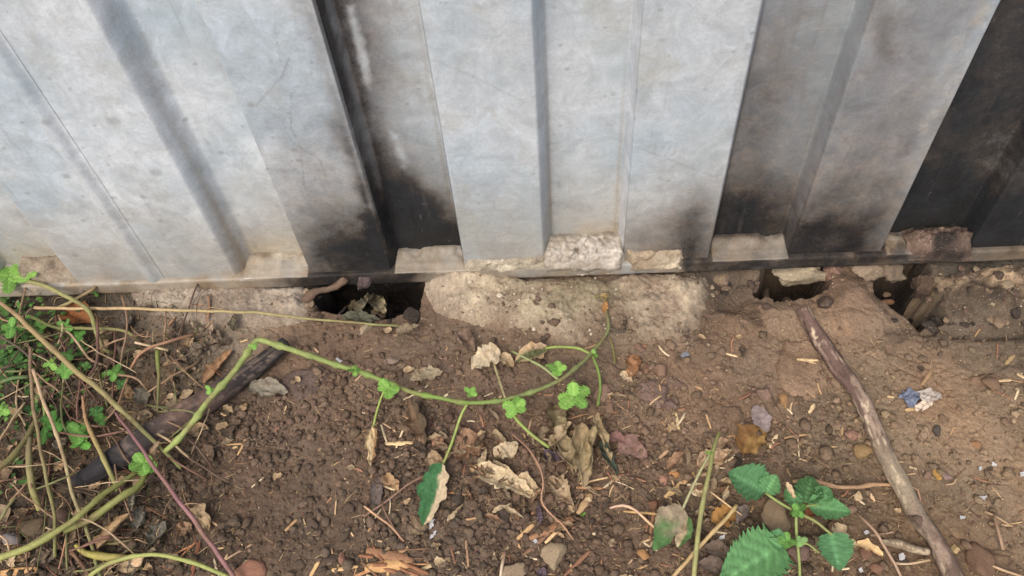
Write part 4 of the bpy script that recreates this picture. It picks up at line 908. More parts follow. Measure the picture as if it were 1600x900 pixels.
# ------------------------------------------------------------------ stems of the tangle at the left
STEMS = [
    ([(-10, 430, .030), (42, 440, .034), (84, 452, .036), (117, 470, .034), (140, 488, .030), (151, 520, .022), (166, 545, .012), (180, 552, .004)], 3.4, C(150, 146, 96), C(120, 120, 74), 'curving green-tan stem starting at the upper left leaf pair'),
    ([(54, 481, .020), (110, 482, .022), (178, 482, .022), (260, 484, .022), (320, 486, .022), (400, 489, .022), (470, 497, .020), (530, 502, .016), (590, 507, .012), (628, 510, .006)], [2.6, 2.4, 1.8], C(190, 160, 122), C(128, 130, 82), 'long thin nearly level stem running under the wall from the left'),
    ([(-10, 466, .050), (22, 490, .050), (50, 517, .048), (119, 580, .044), (167, 620, .040), (204, 655, .036), (244, 692, .028), (283, 732, .014)], [3.0, 4.2, 4.0, 2.6], C(160, 134, 98), C(120, 122, 74), 'straight green-brown stem crossing the tangle diagonally from the left edge'),
    ([(180, 645, .040), (196, 668, .046), (225, 706, .046), (250, 742, .044), (292, 800, .036), (333, 855, .026), (372, 912, .016)], [2.0, 2.8, 3.6, 3.8], PURP, C(138, 100, 98), 'straight purple stem slanting down to the bottom edge'),
    ([(46, 544, .046), (50, 600, .046), (55, 650, .042), (70, 739, .030), (84, 800, .020), (86, 870, .008)], 2.8, C(128, 104, 84), C(124, 122, 74), 'upright stem brown above and olive below near the left edge'),
    ([(52, 578, .044), (64, 615, .044), (78, 652, .042), (94, 694, .036), (111, 761, .026), (122, 794, .016), (132, 816, .014), (158, 905, .006)], 2.8, C(190, 160, 130), C(124, 126, 78), 'thin stem pale above and olive below, right of the brown upright one'),
    ([(128, 618, .040), (133, 650, .038), (146, 682, .034), (162, 716, .030), (184, 766, .016)], [2.0, 3.6, 3.6], C(150, 110, 84), C(136, 138, 80), 'short olive stem leaning against the charred branch'),
    ([(151, 424, .020), (150, 447, .022), (128, 462, .022), (92, 480, .014)], 2.6, C(112, 84, 70), C(150, 140, 96), 'small hooked brown twig standing at the foot of the pale sheet'),
    ([(151, 425, .020), (134, 430, .018), (120, 434, .012)], 1.6, BROWN, C(130, 110, 92), 'thin twig tip beside the hooked brown one'),
    ([(204, 576, .014), (217, 555, .022), (236, 542, .026), (262, 534, .024), (305, 522, .014)], 2.2, C(160, 120, 92), C(132, 102, 80), 'thin arched brown twig above the charred branch'),
    ([(211, 535, .020), (236, 541, .020), (262, 547, .016)], 2.0, C(216, 196, 160), C(190, 170, 130), 'short pale straw-like stem crossing the arched twig'),
    ([(246, 548, .026), (248, 594, .020), (246, 644, .012)], [3.6, 2.4, 1.8], C(120, 128, 66), C(104, 98, 64), 'short upright green stem above the charred branch'),
    ([(152, 500, .030), (153, 530, .030), (151, 567, .026), (140, 586, .018)], 2.4, C(112, 80, 68), C(92, 70, 60), 'reddish-brown broken stem hanging from the curving green-tan one'),
    ([(-8, 736, .040), (14, 718, .038), (30, 700, .034), (44, 680, .030), (54, 658, .024)], [5, 4.6, 3.8], C(124, 118, 74), C(110, 100, 66), 'thick olive stem rising from the left edge'),
    ([(47, 684, .030), (45, 716, .028), (50, 760, .022), (63, 796, .012)], [4.4, 5.6, 4.8], C(118, 106, 82), C(146, 140, 84), 'thick broken stub beside the thin upright stems'),
    ([(-8, 875, .030), (28, 862, .032), (56, 850, .034), (97, 826, .036), (139, 792, .036), (165, 770, .034), (189, 753, .030), (216, 736, .022)], [5.6, 5.2, 4.4, 4.0], C(150, 152, 88), C(104, 104, 58), 'thick olive stem, upper of the crossing pair at the lower left'),
    ([(100, 828, .020), (144, 808, .024), (189, 778, .026), (217, 760, .026), (229, 738, .024)], [4.4, 5.8, 5.6, 4.6], C(138, 140, 80), C(112, 116, 62), 'thick glossy green stem, lower of the crossing pair at the lower left'),
    ([(130, 908, .014), (152, 892, .018), (180, 878, .022), (228, 867, .022), (278, 872, .018), (325, 888, .014), (362, 904, .008)], [3.6, 3.2, 3.4], C(160, 162, 96), C(140, 146, 84), 'arching light green stem along the bottom edge'),
    ([(118, 852, .016), (132, 864, .016), (160, 870, .014), (200, 872, .012)], [3, 6.5, 5.0], C(166, 156, 76), C(150, 140, 84), 'short thick yellowish stem at the lower left'),
    ([(0, 812, .018), (14, 790, .022), (26, 776, .020)], 2.4, C(130, 130, 84), C(130, 120, 80), 'thin green stalk at the left edge by the stones'),
    ([(-5, 835, .016), (10, 846, .020), (14, 864, .010)], 1.6, C(190, 160, 130), TAN, 'tiny curled tendril at the left edge'),
    ([(200, 590, .020), (180, 640, .018), (150, 668, .012)], 1.6, C(150, 118, 90), BROWN, 'slender dead stalk leading to the charred branch'),
    ([(96, 516, .020), (112, 524, .022), (140, 560, .018), (168, 575, .010)], 1.8, C(196, 170, 140), C(170, 140, 110), 'pale dead stalk behind the diagonal stem'),
    ([(0, 525, .030), (24, 540, .028), (44, 556, .026), (58, 572, .020)], 1.8, C(90, 76, 66), DBROWN, 'dark thin twig from the left edge above the upright stems'),
    ([(0, 598, .020), (22, 590, .020), (44, 588, .016)], 3.4, C(84, 112, 62), C(76, 96, 54), 'dull green stem touching the left edge among the seedlings'),
    ([(48, 494, .022), (90, 512, .024), (140, 514, .022), (190, 516, .016), (214, 528, .008)], 2.6, C(104, 112, 62), C(130, 124, 80), 'soft green stem low behind the brown leaf'),
    ([(68, 620, .016), (70, 650, .012), (70, 668, .006)], 2.4, C(120, 140, 76), C(112, 124, 70), 'tiny green stalk between the seedlings'),
    ([(128, 640, .020), (136, 600, .022), (150, 590, .02), (160, 570, .015)], 1.4, C(130, 92, 72), C(110, 84, 66), 'thin reddish stalk left of the arched twig'),
    ([(272, 640, .016), (268, 690, .014), (252, 742, .008)], 1.4, C(150, 112, 88), C(120, 92, 76), 'thin upright brown stalk over the charred branch'),
    ([(108, 816, .014), (98, 866, .010), (92, 888, .006)], 1.3, C(190, 140, 110), C(160, 120, 96), 'thin pinkish stalk below the crossing thick stems'),
    ([(110, 860, .008), (124, 876, .010), (140, 898, .006)], 2.6, C(124, 92, 70), C(110, 84, 66), 'short brown twig below the yellowish stem'),
    ([(800, 675, .012), (828, 703, .022), (843, 730, .026), (849, 755, .024), (847, 786, .016), (878, 819, .010), (896, 842, .004)], 1.5, C(136, 104, 88), C(180, 140, 110), 'thin bent brown stalk in the centre of the litter'),
    ([(953, 795, .008), (972, 790, .014), (992, 796, .012), (1012, 814, .010), (1030, 829, .004)], 2.0, C(196, 164, 142), C(206, 172, 130), 'thin curved pinkish straw left of the half-green leaf'),
    ([(1150, 790, .016), (1124, 822, .016), (1100, 847, .014), (1074, 876, .010), (1046, 908, .006)], 3.0, C(190, 166, 116), C(176, 148, 108), 'tan stem slanting behind the upright olive stem'),
    ([(1110, 768, .010), (1132, 785, .012), (1160, 806, .006)], 1.3, C(214, 184, 140), C(206, 176, 136), 'thin straw right of the upright olive stem'),
    ([(567, 808, .004), (604, 782, .010), (644, 753, .014), (672, 740, .012), (696, 728, .010)], 1.7, C(130, 100, 84), C(122, 96, 78), 'thin twig leading up to the half-green hanging leaf'),
    ([(569, 789, .006), (590, 806, .009), (611, 822, .008), (632, 846, .003)], 1.7, C(206, 166, 130), C(150, 116, 92), 'thin pale twig crossing the crumb bed below it'),
    ([(598, 783, .008), (606, 806, .010), (622, 832, .005)], 1.3, C(120, 92, 78), C(130, 102, 84), 'thin brown twig beside the pale crossing one'),
    ([(1239, 753, .006), (1270, 752, .008), (1310, 762, .008), (1342, 761, .010), (1366, 757, .010), (1394, 758, .004)], [3.2, 3.8, 3.0, 3.6, 2.2], C(166, 132, 100), C(176, 142, 108), 'tan root running from the nettle to the bark-covered stick'),
    ([(1342, 806, .008), (1366, 829, .014), (1384, 858, .012), (1410, 905, .006)], 2.2, C(150, 124, 104), C(170, 142, 118), 'thin grey-brown twig left of the stick near the bottom'),
    ([(1396, 880, .004), (1420, 881, .008), (1454, 875, .008)], 1.8, C(204, 180, 148), TAN, 'thin pale straw touching the stick near the bottom'),
    ([(1553, 800, .004), (1560, 828, .008), (1568, 858, .004)], 2.4, C(140, 114, 92), C(160, 132, 106), 'short brown twig on the soil right of the stick'),
    ([(1400, 756, .008), (1432, 762, .010), (1438, 776, .008), (1440, 790, .004)], 1.4, C(168, 132, 102), C(150, 120, 96), 'thin bent rootlet at the right side of the stick'),
    ([(1494, 748, .004), (1490, 756, .006), (1478, 758, .004)], 1.5, C(196, 172, 136), TAN, 'tiny curved straw by the yellow pebble'),
    ([(1552, 884, .004), (1572, 892, .006), (1600, 902, .004)], 2.0, C(196, 166, 132), TAN, 'straw right of the big brown clod'),
    ([(540, 480, .012), (524, 500, .010)], 1.8, C(170, 154, 132), C(150, 134, 112), 'short upright grey straw at the mouth of the left hollow'),
    ([(1540, 800, .003), (1556, 806, .005), (1580, 822, .003)], 1.6, C(170, 142, 112), TAN, 'thin straw across the short brown twig at the right'),
    ([(790, 860, .006), (786, 880, .012), (782, 902, .006)], 2.4, C(150, 118, 92), C(206, 190, 164), 'thin pale stick end at the bottom edge near the beige stones'),
]
for i, (pts, r_, c0, c1, lb) in enumerate(STEMS):
    stem('plant_stem' if ('stem' in lb or 'stalk' in lb) else 'twig', pts, r_, c0, c1, lb, cat='stem' if ('stem' in lb or 'stalk' in lb) else 'twig', nodes=(.35, .7) if len(pts) > 4 else (), wig=.0016)
o = rock(217, 875, 26, 20, C(186, 156, 122), 'woody pale tan knot on the arching light green stem', name='stem_knot', cat='knot', dz=.016)

# green seedlings in the tangle
SEED = [(14, 432, 52, .040, 3, LG), (43, 427, 30, .040, 1, LG), (17, 511, 32, .030, 3, LG2), (103, 508, 22, .024, 3, LG2), (119, 525, 24, .022, 3, C(90, 140, 62)), (79, 568, 22, .030, 2, LG), (101, 580, 28, .030, 3, LG2),
        (106, 555, 20, .026, 2, C(84, 130, 60)), (135, 572, 16, .028, 3, C(92, 130, 66)), (180, 583, 26, .022, 3, LG2), (149, 642, 20, .016, 4, C(70, 112, 56)), (3, 641, 22, .030, 3, LG), (167, 446, 17, .014, 2, LG2), (149, 459, 13, .012, 2, C(100, 150, 64)),
        (196, 440, 12, .010, 2, C(120, 150, 80)), (122, 674, 36, .026, 4, LG2), (124, 691, 28, .026, 3, C(96, 150, 64)), (83, 660, 30, .022, 4, C(84, 136, 60)), (69, 679, 24, .022, 3, C(84, 132, 62)), (39, 752, 18, .012, 3, C(96, 140, 66)), (158, 655, 22, .016, 3, C(90, 138, 62)),
        (222, 724, 40, .036, 4, LG), (30, 560, 30, .012, 4, C(66, 104, 50)), (10, 585, 30, .012, 4, C(62, 98, 48)), (52, 640, 24, .010, 3, C(60, 94, 48)), (8, 560, 26, .012, 4, C(70, 106, 54)), (36, 520, 24, .012, 3, C(70, 104, 52)), (100, 668, 22, .016, 3, C(80, 126, 58)),
        (911, 803, 9, .006, 2, LG), (1004, 0, 0, 0, 0, None), (62, 512, 18, .014, 3, C(86, 128, 60)), (190, 600, 20, .014, 3, C(70, 104, 56)), (26, 722, 20, .010, 3, C(70, 100, 52)), (5, 478, 26, .014, 3, C(80, 116, 56)), (130, 548, 18, .014, 3, C(80, 116, 56))]
TL = [('the orange-brown broken leaf', 125, 497), ('the hooked brown twig', 150, 445), ('the reddish-brown flat leaf', 112, 446), ('the short upright green stem', 247, 595), ('the top of the brown upright stem', 48, 560), ('the thin pale upright stem', 68, 620), ('the dull green left-edge stem', 20, 592),
      ('the thick broken stub', 52, 740), ('the short olive leaning stem', 142, 680), ('the crossing thick stems', 215, 745), ('the thick olive stem at the left edge', 20, 710), ('the tip of the level stem', 56, 481), ('the diagonal stem', 119, 580), ('the diagonal stem near the left edge', 30, 497), ('the bent thin stalk', 880, 820), ('the arched twig', 215, 570), ('the left corner of the wall', 20, 420)]
for i, (a, b, s_, h_, n_, c) in enumerate(SEED):
    if not n_: continue
    e = empty('seedling', S(a, b)); bri = 'bright' if c[1] > .42 else ('mid' if c[1] > .24 else 'dark')
    d_ = sorted(TL, key=lambda q: math.hypot(q[1] - a, q[2] - b))[0]; dx, dy = a - d_[1], b - d_[2]; where_ = (('right of ' if dx > 0 else 'left of ') if abs(dx) > abs(dy) else ('below ' if dy > 0 else 'above ')) + d_[0]
    if math.hypot(dx, dy) < 9: where_ = 'beside ' + d_[0]
    tag(e, f'{bri} seedling, {["", "one leaf", "two leaves", "three leaves", "four leaves"][n_]}, {"large" if s_ > 34 else "small" if s_ < 21 else "medium-sized"}, {where_}', 'seedling', 'green seedlings in the tangle')
    stem('stem', [(a, b + 4, .0), (a + 1, b, h_)], 1.4, LG2, LG2, None, parent=e, n=5, ns=6)
    cluster(e, a, b, s_, h_, 200 + i, n_, c)

# ------------------------------------------------------------------ dead leaves
DL = [  # base, tip, width, colour, label, extras
    ((556, 492), (584, 462), 26, C(170, 158, 128), 'pale green-grey dry leaf standing in the left hollow', dict(h=(.014, .030), curl=.9)),
    ((584, 470), (602, 492), 26, C(176, 162, 128), 'folded dry leaf at the right end of the left hollow', dict(h=(.026, .012), curl=.7)),
    ((542, 482), (574, 478), 16, C(150, 138, 108), 'narrow dry leaf lying in the left hollow', dict(h=(.010, .016))),
    ((532, 496), (594, 500), 20, C(92, 92, 76), 'dark grey-green shrivelled leaf at the rim of the left hollow', dict(h=(.004, .006))),
    ((620, 524), (656, 510), 26, C(140, 126, 104), 'crumpled grey-tan leaf right of the left hollow', dict(h=(.006, .012), curl=1.1)),
    ((602, 522), (612, 514), 14, C(190, 168, 136), 'tiny pale leaf scrap left of the crumpled grey-tan one', {}),
    ((388, 606), (452, 614), 32, C(142, 134, 118), 'grey crinkled leaf right of the charred branch', dict(h=(.004, .004), crumple=.2)),
    ((640, 592), (690, 584), 24, C(160, 146, 120), 'pale shrivelled leaf above the arching green stem', dict(crumple=.3)),
    ((716, 520), (742, 552), 34, C(128, 108, 92), 'grey-brown curled leaf on the foot of the concrete', dict(curl=1.1, h=(.008, .006))),
    ((638, 628), (666, 700), 36, C(128, 104, 82), 'long brown folded leaf below the arching green stem', dict(curl=.8, half=C(92, 78, 62), h=(.012, .006))),
    ((754, 686), (708, 712), 42, C(150, 118, 92), 'smooth brown leaf left of the large pale shredded one', dict(crumple=.12, curl=.3)),
    ((676, 690), (698, 700), 20, C(158, 120, 98), 'small pinkish-brown leaf scrap above the half-green leaf', {}),
    ((668, 716), (694, 724), 26, C(172, 148, 118), 'tan crumpled leaf scrap at the top of the half-green leaf', {}),
    ((600, 742), (624, 768), 24, C(168, 138, 104), 'light brown crumpled leaf left of the half-green leaf', {}),
    ((586, 802), (592, 744), 22, C(104, 92, 86), 'narrow grey pointed leaf left of the half-green leaf', dict(crumple=.06, curl=.5)),
    ((740, 728), (838, 778), 32, C(200, 180, 146), 'largest pale shredded leaf in the centre litter', dict(crumple=.24, h=(.010, .008))),
    ((772, 716), (812, 696), 30, C(186, 168, 138), 'pale torn leaf above the largest shredded one', dict(crumple=.25)),
    ((752, 748), (742, 726), 26, C(190, 164, 128), 'small tan pointed leaf at the end of the shredded one', {}),
    ((794, 752), (846, 770), 30, C(186, 166, 132), 'ragged tan leaf touching the crinkled round one', dict(crumple=.28)),
    ((856, 750), (890, 782), 40, C(166, 144, 116), 'crinkled round greyish-tan leaf in the centre', dict(crumple=.25, curl=.8)),
    ((904, 660), (918, 762), 52, C(166, 148, 116), 'long twisted pale leaf, left of a hanging pair', dict(curl=1.2, crumple=.22, h=(.020, .008))),
    ((930, 666), (906, 756), 36, C(162, 146, 112), 'long twisted leaf lying over the palest twisted one', dict(curl=1.3, crumple=.2, h=(.026, .012))),
    ((874, 680), (900, 738), 36, C(150, 134, 104), 'curled olive-tan leaf left of the long twisted pair', dict(curl=1.2)),
    ((930, 648), (956, 722), 28, C(168, 150, 116), 'narrow curled tan leaf right of the long twisted pair', dict(curl=1.3, h=(.018, .008))),
    ((936, 690), (966, 744), 26, C(72, 80, 68), 'blackish-green curled leaf right of the twisted pair', dict(curl=1.2, h=(.014, .004))),
    ((866, 636), (884, 686), 36, C(120, 108, 82), 'dull brown leaf under the bright green leaf pair', dict(curl=.8)),
    ((848, 712), (888, 716), 20, C(92, 80, 86), 'crumpled purple petal-like scrap in the centre litter', dict(crumple=.3)),
    ((842, 790), (844, 820), 9, C(108, 94, 106), 'narrow upright purple scrap below the centre', {}),
    ((838, 892), (856, 900), 16, C(96, 84, 90), 'dull purple scrap at the bottom edge near the round beige stone', {}),
    ((968, 686), (1010, 716), 34, C(134, 106, 96), 'pinkish lobed leaf left of centre among pebbles', dict(crumple=.08, curl=.2)),
    ((952, 682), (978, 690), 20, C(128, 96, 88), 'small dull pink leaf beside the pinkish lobed one', dict(crumple=.1)),
    ((994, 556), (984, 592), 28, C(150, 112, 80), 'orange-brown curled leaf at the foot of the concrete', dict(curl=.9, crumple=.12)),
    ((970, 582), (988, 600), 14, C(196, 176, 146), 'pale leaf scrap under the orange-brown curled leaf', {}),
    ((1158, 710), (1192, 662), 46, C(154, 122, 74), 'golden-brown dead leaf above the round nettle leaf', dict(crumple=.10, curl=.35, half=C(120, 88, 52))),
    ((1180, 634), (1198, 676), 28, C(140, 126, 122), 'grey papery leaf touching the golden-brown one', dict(crumple=.04, curl=.2)),
    ((1112, 816), (1150, 800), 32, C(166, 126, 72), 'bright golden leaf behind the slanting tan stem', dict(crumple=.06, curl=.5)),
    ((1150, 816), (1168, 790), 24, C(124, 112, 106), 'small grey cupped leaf right of the bright golden one', dict(crumple=.05, curl=.9)),
    ((1100, 856), (1146, 864), 24, C(108, 94, 84), 'smooth dark grey leaf, upper of two by the large nettle leaf', dict(crumple=.05, curl=.5)),
    ((1092, 880), (1136, 890), 28, C(112, 98, 88), 'smooth grey leaf, lower of two by the large nettle leaf', dict(crumple=.05, curl=.5)),
    ((1090, 728), (1138, 706), 30, C(176, 148, 118), 'ragged tan leaf behind the top of the upright olive stem', dict(crumple=.25)),
    ((1104, 700), (1138, 688), 22, C(158, 132, 106), 'torn brown leaf above the ragged tan one', dict(crumple=.25)),
    ((1086, 778), (1096, 756), 24, C(214, 194, 156), 'pale cream leaf scrap beside the upright olive stem', {}),
    ((1100, 782), (1126, 758), 18, C(150, 126, 100), 'brown leaf strip right of the cream scrap', {}),
    ((1282, 790), (1258, 806), 34, C(132, 82, 54), 'rust-brown leaf in the middle of the young nettle', dict(crumple=.08)),
    ((1302, 818), (1320, 850), 24, C(206, 182, 146), 'pale cream dry leaf beside the right nettle leaf', dict(crumple=.1, curl=.6)),
    ((1338, 846), (1380, 868), 20, C(214, 184, 138), 'pale bow-shaped dry leaf left of the stick', dict(crumple=.12, curl=.8)),
    ((1326, 848), (1340, 852), 12, C(214, 190, 150), 'small cream leaf scrap at the end of the bow-shaped leaf', {}),
    ((1228, 752), (1242, 782), 10, C(200, 176, 140), 'narrow pale leaf sliver over the young nettle', dict(h=(.040, .036))),
    ((94, 440), (134, 452), 26, C(120, 84, 62), 'reddish-brown flat leaf at the foot of the pale sheet', dict(crumple=.08)),
    ((104, 484), (144, 504), 40, C(146, 98, 60), 'orange-brown broken leaf behind the curving stem', dict(crumple=.10)),
    ((82, 440), (102, 446), 16, C(170, 140, 110), 'small tan leaf scrap near the upper left seedlings', {}),
    ((152, 858), (202, 802), 32, C(176, 150, 114), 'curled tan leaf standing below the crossing thick stems', dict(curl=1.2, crumple=.12, h=(.008, .022))),
    ((214, 830), (226, 790), 30, C(120, 116, 104), 'grey crumpled leaf right of the curled tan one', dict(curl=1.0)),
    ((238, 850), (262, 812), 34, C(108, 104, 92), 'dark grey crumpled leaf, right of the lighter grey one', dict(curl=.9)),
    ((206, 800), (212, 764), 18, C(132, 126, 110), 'thin grey shrivelled leaf hanging by the thick stem', dict(curl=1.1, h=(.01, .02))),
    ((310, 788), (326, 830), 26, C(170, 148, 116), 'tan drooping leaf right of the purple stem', dict(curl=.7)),
    ((280, 836), (304, 824), 26, C(150, 124, 98), 'small tan star-like leaf scrap on the purple stem', dict(crumple=.35)),
    ((318, 600), (364, 546), 26, C(154, 122, 92), 'brown strip of peeled bark above the charred branch', dict(curl=.9, crumple=.06)),
    ((240, 716), (250, 690), 20, C(176, 152, 126), 'pale node leaf at the end of the runner', dict(curl=1.2, h=(.02, .03))),
    ((138, 766), (162, 752), 12, C(206, 178, 140), 'cream leaf sliver below the black end of the charred branch', {}),
    ((0, 750), (22, 752), 40, C(128, 108, 84), 'brown crumpled leaf at the left edge', dict(crumple=.3)),
    ((28, 812), (44, 796), 26, C(136, 118, 94), 'grey-tan crumpled leaf above the olive-brown stone', {}),
    ((86, 862), (60, 886), 30, C(118, 104, 92), 'grey-brown crumpled leaf at the bottom left', {}),
    ((34, 864), (44, 876), 22, C(168, 142, 110), 'small tan leaf on the thick stem at the bottom left', {}),
    ((180, 868), (172, 892), 20, C(176, 150, 122), 'pale star-shaped leaf scrap under the arching light stem', dict(crumple=.3)),
    ((200, 890), (222, 884), 24, C(120, 112, 94), 'grey leaf scrap under the woody knot', {}),
    ((88, 706), (104, 684), 20, C(150, 136, 120), 'pale grey shrivelled leaf behind the thin stems', {}),
    ((86, 736), (102, 724), 18, C(184, 158, 124), 'cream shrivelled leaf between the thin stems', {}),
    ((36, 690), (30, 668), 22, C(110, 96, 80), 'brown leaf behind the thick olive stem', {}),
    ((350, 540), (330, 512), 20, C(126, 112, 98), 'grey withered leaf under the level stem', dict(curl=1.1)),
    ((306, 520), (296, 498), 14, C(156, 140, 122), 'narrow pale withered leaf under the level stem', dict(curl=1.2, h=(.004, .014))),
    ((280, 520), (272, 500), 14, C(100, 90, 78), 'narrow dark withered leaf under the level stem', dict(curl=1.2, h=(.004, .014))),
    ((330, 524), (334, 504), 13, C(178, 160, 138), 'small cream withered leaf under the level stem', dict(curl=1.2, h=(.004, .014))),
    ((364, 516), (372, 492), 20, C(104, 98, 80), 'dark olive withered leaf at the end of the slab', dict(curl=1.1)),
    ((90, 616), (60, 630), 34, C(104, 88, 72), 'brown flat leaf between the upright stems', {}),
    ((110, 640), (128, 622), 24, C(140, 120, 100), 'tan scrap of leaf under the diagonal stem', {}),
    ((190, 510), (212, 500), 30, C(92, 84, 74), 'dark grey crumpled leaf under the level stem at the left', {}),
    ((184, 560), (214, 546), 28, C(98, 86, 72), 'dark brown crumpled leaf near the arched twig', {}),
    ((230, 630), (214, 608), 24, C(110, 104, 90), 'grey crumpled leaf right of the diagonal stem', {}),
    ((205, 622), (200, 600), 20, C(150, 124, 92), 'tan upright leaf scrap near the diagonal stem', dict(h=(.002, .014))),
    ((270, 590), (300, 572), 28, C(96, 84, 70), 'dull brown leaf left of the peeled bark strip', {}),
    ((30, 600), (8, 614), 30, C(84, 76, 62), 'dark leaf low at the left edge', {}),
    ((80, 520), (62, 530), 34, C(96, 78, 60), 'dark brown leaf behind the diagonal stem', {}),
    ((300, 556), (324, 540), 26, C(120, 108, 92), 'grey-tan crumpled leaf above the bark strip', {}),
    ((130, 610), (112, 600), 22, C(90, 78, 64), 'dark leaf scrap under the diagonal stem', {}),
    ((1350, 636), (1334, 700), 1, C(0, 0, 0), None, {}),
]
for b, t, w_, c, lb, k in DL:
    if lb: leaf('purple_scrap' if 'purple' in lb and 'stem' not in lb else ('bark_strip' if 'strip of peeled' in lb else 'dead_leaf'), b, t, w_ * 1.08, c, lb, cat='leaf' if 'purple' not in lb or 'stem' in lb else 'scrap', kind='dry', **k)

# random small scraps of dead leaf, denser in the litter
LAND = [('the charred branch', 280, 650), ('the crossing thick stems', 150, 790), ('the peeled bark strip', 345, 565), ('the arching green stem', 640, 610), ('the half-green hanging leaf', 680, 770), ('the splintered wood chips', 600, 876),
        ('the round beige stone', 864, 872), ('the twisted pale leaves', 912, 715), ('the largest shredded leaf', 780, 745), ('the upright olive stem', 1096, 800), ('the golden-brown leaf', 1175, 688), ('the pinkish mud plates', 1030, 610),
        ('the young nettle', 1260, 810), ('the crusted soil slab', 1250, 575), ('the foil scrap', 1440, 624), ('the big brown clod', 1528, 880), ('the yellow pebble', 1464, 742), ('the left hollow', 570, 475), ('the right hollow', 1400, 465), ('the slate chip', 1071, 553)]
def where(px, py):
    d = sorted(LAND, key=lambda q: math.hypot(q[1] - px, q[2] - py))[0]; dx, dy = px - d[1], py - d[2]
    return (('right of ' if dx > 0 else 'left of ') if abs(dx) > abs(dy) else ('below ' if dy > 0 else 'above ')) + d[0]
rr = random.Random(99)
def litter_pt(dens):
    while True:
        a = rr.uniform(-20, 1620); b = rr.uniform(440, 910)
        if rr.random() < dens(a, b): return a, b
def dens_litter(a, b):
    if b < 520: return .0 if 380 < a < 1500 else .04
    if a < 380: return .9 if b + a * .4 < 1000 else .8
    if a < 560: return .16
    if 560 < a < 1150: return .35 if b < 600 else .9
    if a < 1340: return .75 if b > 650 else .35
    return .35 if b > 720 else .12
for i in range(165):
    a, b = litter_pt(lambda x, y: dens_litter(x, y) * (1 if x < 380 else .5)); an = rr.uniform(0, 6.28); L = rr.uniform(10, 34 if a < 380 else 20)
    c, cn = rr.choice([(C(140, 122, 98), 'greyish'), (C(166, 142, 110), 'tan'), (C(112, 94, 78), 'brown'), (C(84, 72, 60), 'dark'), (C(186, 164, 130), 'pale')])
    leaf('leaf_scrap', (a, b), (a + math.cos(an) * L, b + math.sin(an) * L * .8), L * rr.uniform(.5, .9), c, f'small {cn} crumpled leaf scrap {where(a, b)}', 'leaf scrap', kind='dry', h=(.003, .004), nt_=12, ns=7, seed=3000 + i, group='crumpled leaf scraps')

for i in range(78):
    cx_, cy_, sx_, sy_ = rr.choice([(790, 720, 45, 40), (880, 700, 35, 45), (1110, 740, 35, 40), (690, 700, 25, 20), (860, 790, 50, 30), (230, 820, 70, 45), (260, 560, 60, 40), (120, 640, 80, 70)])
    a, b = rr.gauss(cx_, sx_), rr.gauss(cy_, sy_); an = rr.uniform(0, 6.28); L = rr.uniform(14, 34)
    c, cn = rr.choice([(C(128, 112, 92), 'greyish'), (C(150, 126, 98), 'tan'), (C(104, 86, 70), 'brown'), (C(80, 70, 60), 'dark'), (C(168, 148, 118), 'pale')])
    leaf('leaf_scrap', (a, b), (a + math.cos(an) * L, b + math.sin(an) * L * .8), L * rr.uniform(.3, .6), c, f'shrivelled {cn} leaf curl {where(a, b)}', 'leaf scrap', kind='dry', h=(.004, .007), nt_=14, ns=9, seed=5000 + i, curl=rr.uniform(.7, 1.4), crumple=.3, group='shrivelled leaf curls')
for i in range(52):
    cx_, cy_, sx_, sy_ = rr.choice([(800, 720, 45, 35), (890, 700, 35, 40), (1110, 740, 30, 35), (850, 800, 45, 25), (760, 770, 40, 30)])
    a, b = rr.gauss(cx_, sx_), rr.gauss(cy_, sy_); an = rr.uniform(0, 6.28); L = rr.uniform(20, 42)
    c, cn = rr.choice([(C(158, 138, 110), 'tan'), (C(180, 162, 132), 'pale'), (C(134, 116, 94), 'greyish'), (C(150, 120, 94), 'light brown')])
    leaf('leaf_scrap', (a, b), (a + math.cos(an) * L, b + math.sin(an) * L * .8), L * rr.uniform(.25, .5), c, f'thin curled {cn} leaf strip {where(a, b)}', 'leaf scrap', kind='dry', h=(.005, .010), nt_=18, ns=9, seed=8000 + i, curl=rr.uniform(.8, 1.5), crumple=.32, group='thin curled leaf strips')
for i in range(115):
    a = rr.uniform(-20, 330); b = rr.uniform(460, 900)
    if a > 200 and b > 720 and rr.random() < .6: continue
    an = rr.choice([rr.gauss(.8, .35), rr.gauss(-.6, .4), rr.gauss(1.5, .25), rr.gauss(0, .3)]); L = rr.uniform(35, 130); bw = rr.gauss(0, .12) * L; hh = rr.uniform(.006, .034)
    c, cn = rr.choice([(C(120, 92, 72), 'brown'), (C(150, 122, 96), 'tan'), (C(90, 72, 60), 'dark brown'), (C(112, 112, 72), 'olive'), (C(184, 160, 126), 'pale'), (C(120, 88, 74), 'reddish')])
    dx, dy = math.cos(an) * L / 2, math.sin(an) * L / 2
    stem('dead_stalk', [(a - dx, b - dy, hh * rr.uniform(.1, 1)), (a + bw * .5, b - bw * .5, hh), (a + dx, b + dy, hh * rr.uniform(.05, .8))], rr.uniform(.8, 1.9), c, c * rr.uniform(.7, 1.1), f'thin {"long " if L > 85 else ""}{cn} dead stalk {where(a, b)}', 'stalk', 'thin dead stalks in the tangle', ns=6, wig=.002, seed=7000 + i)
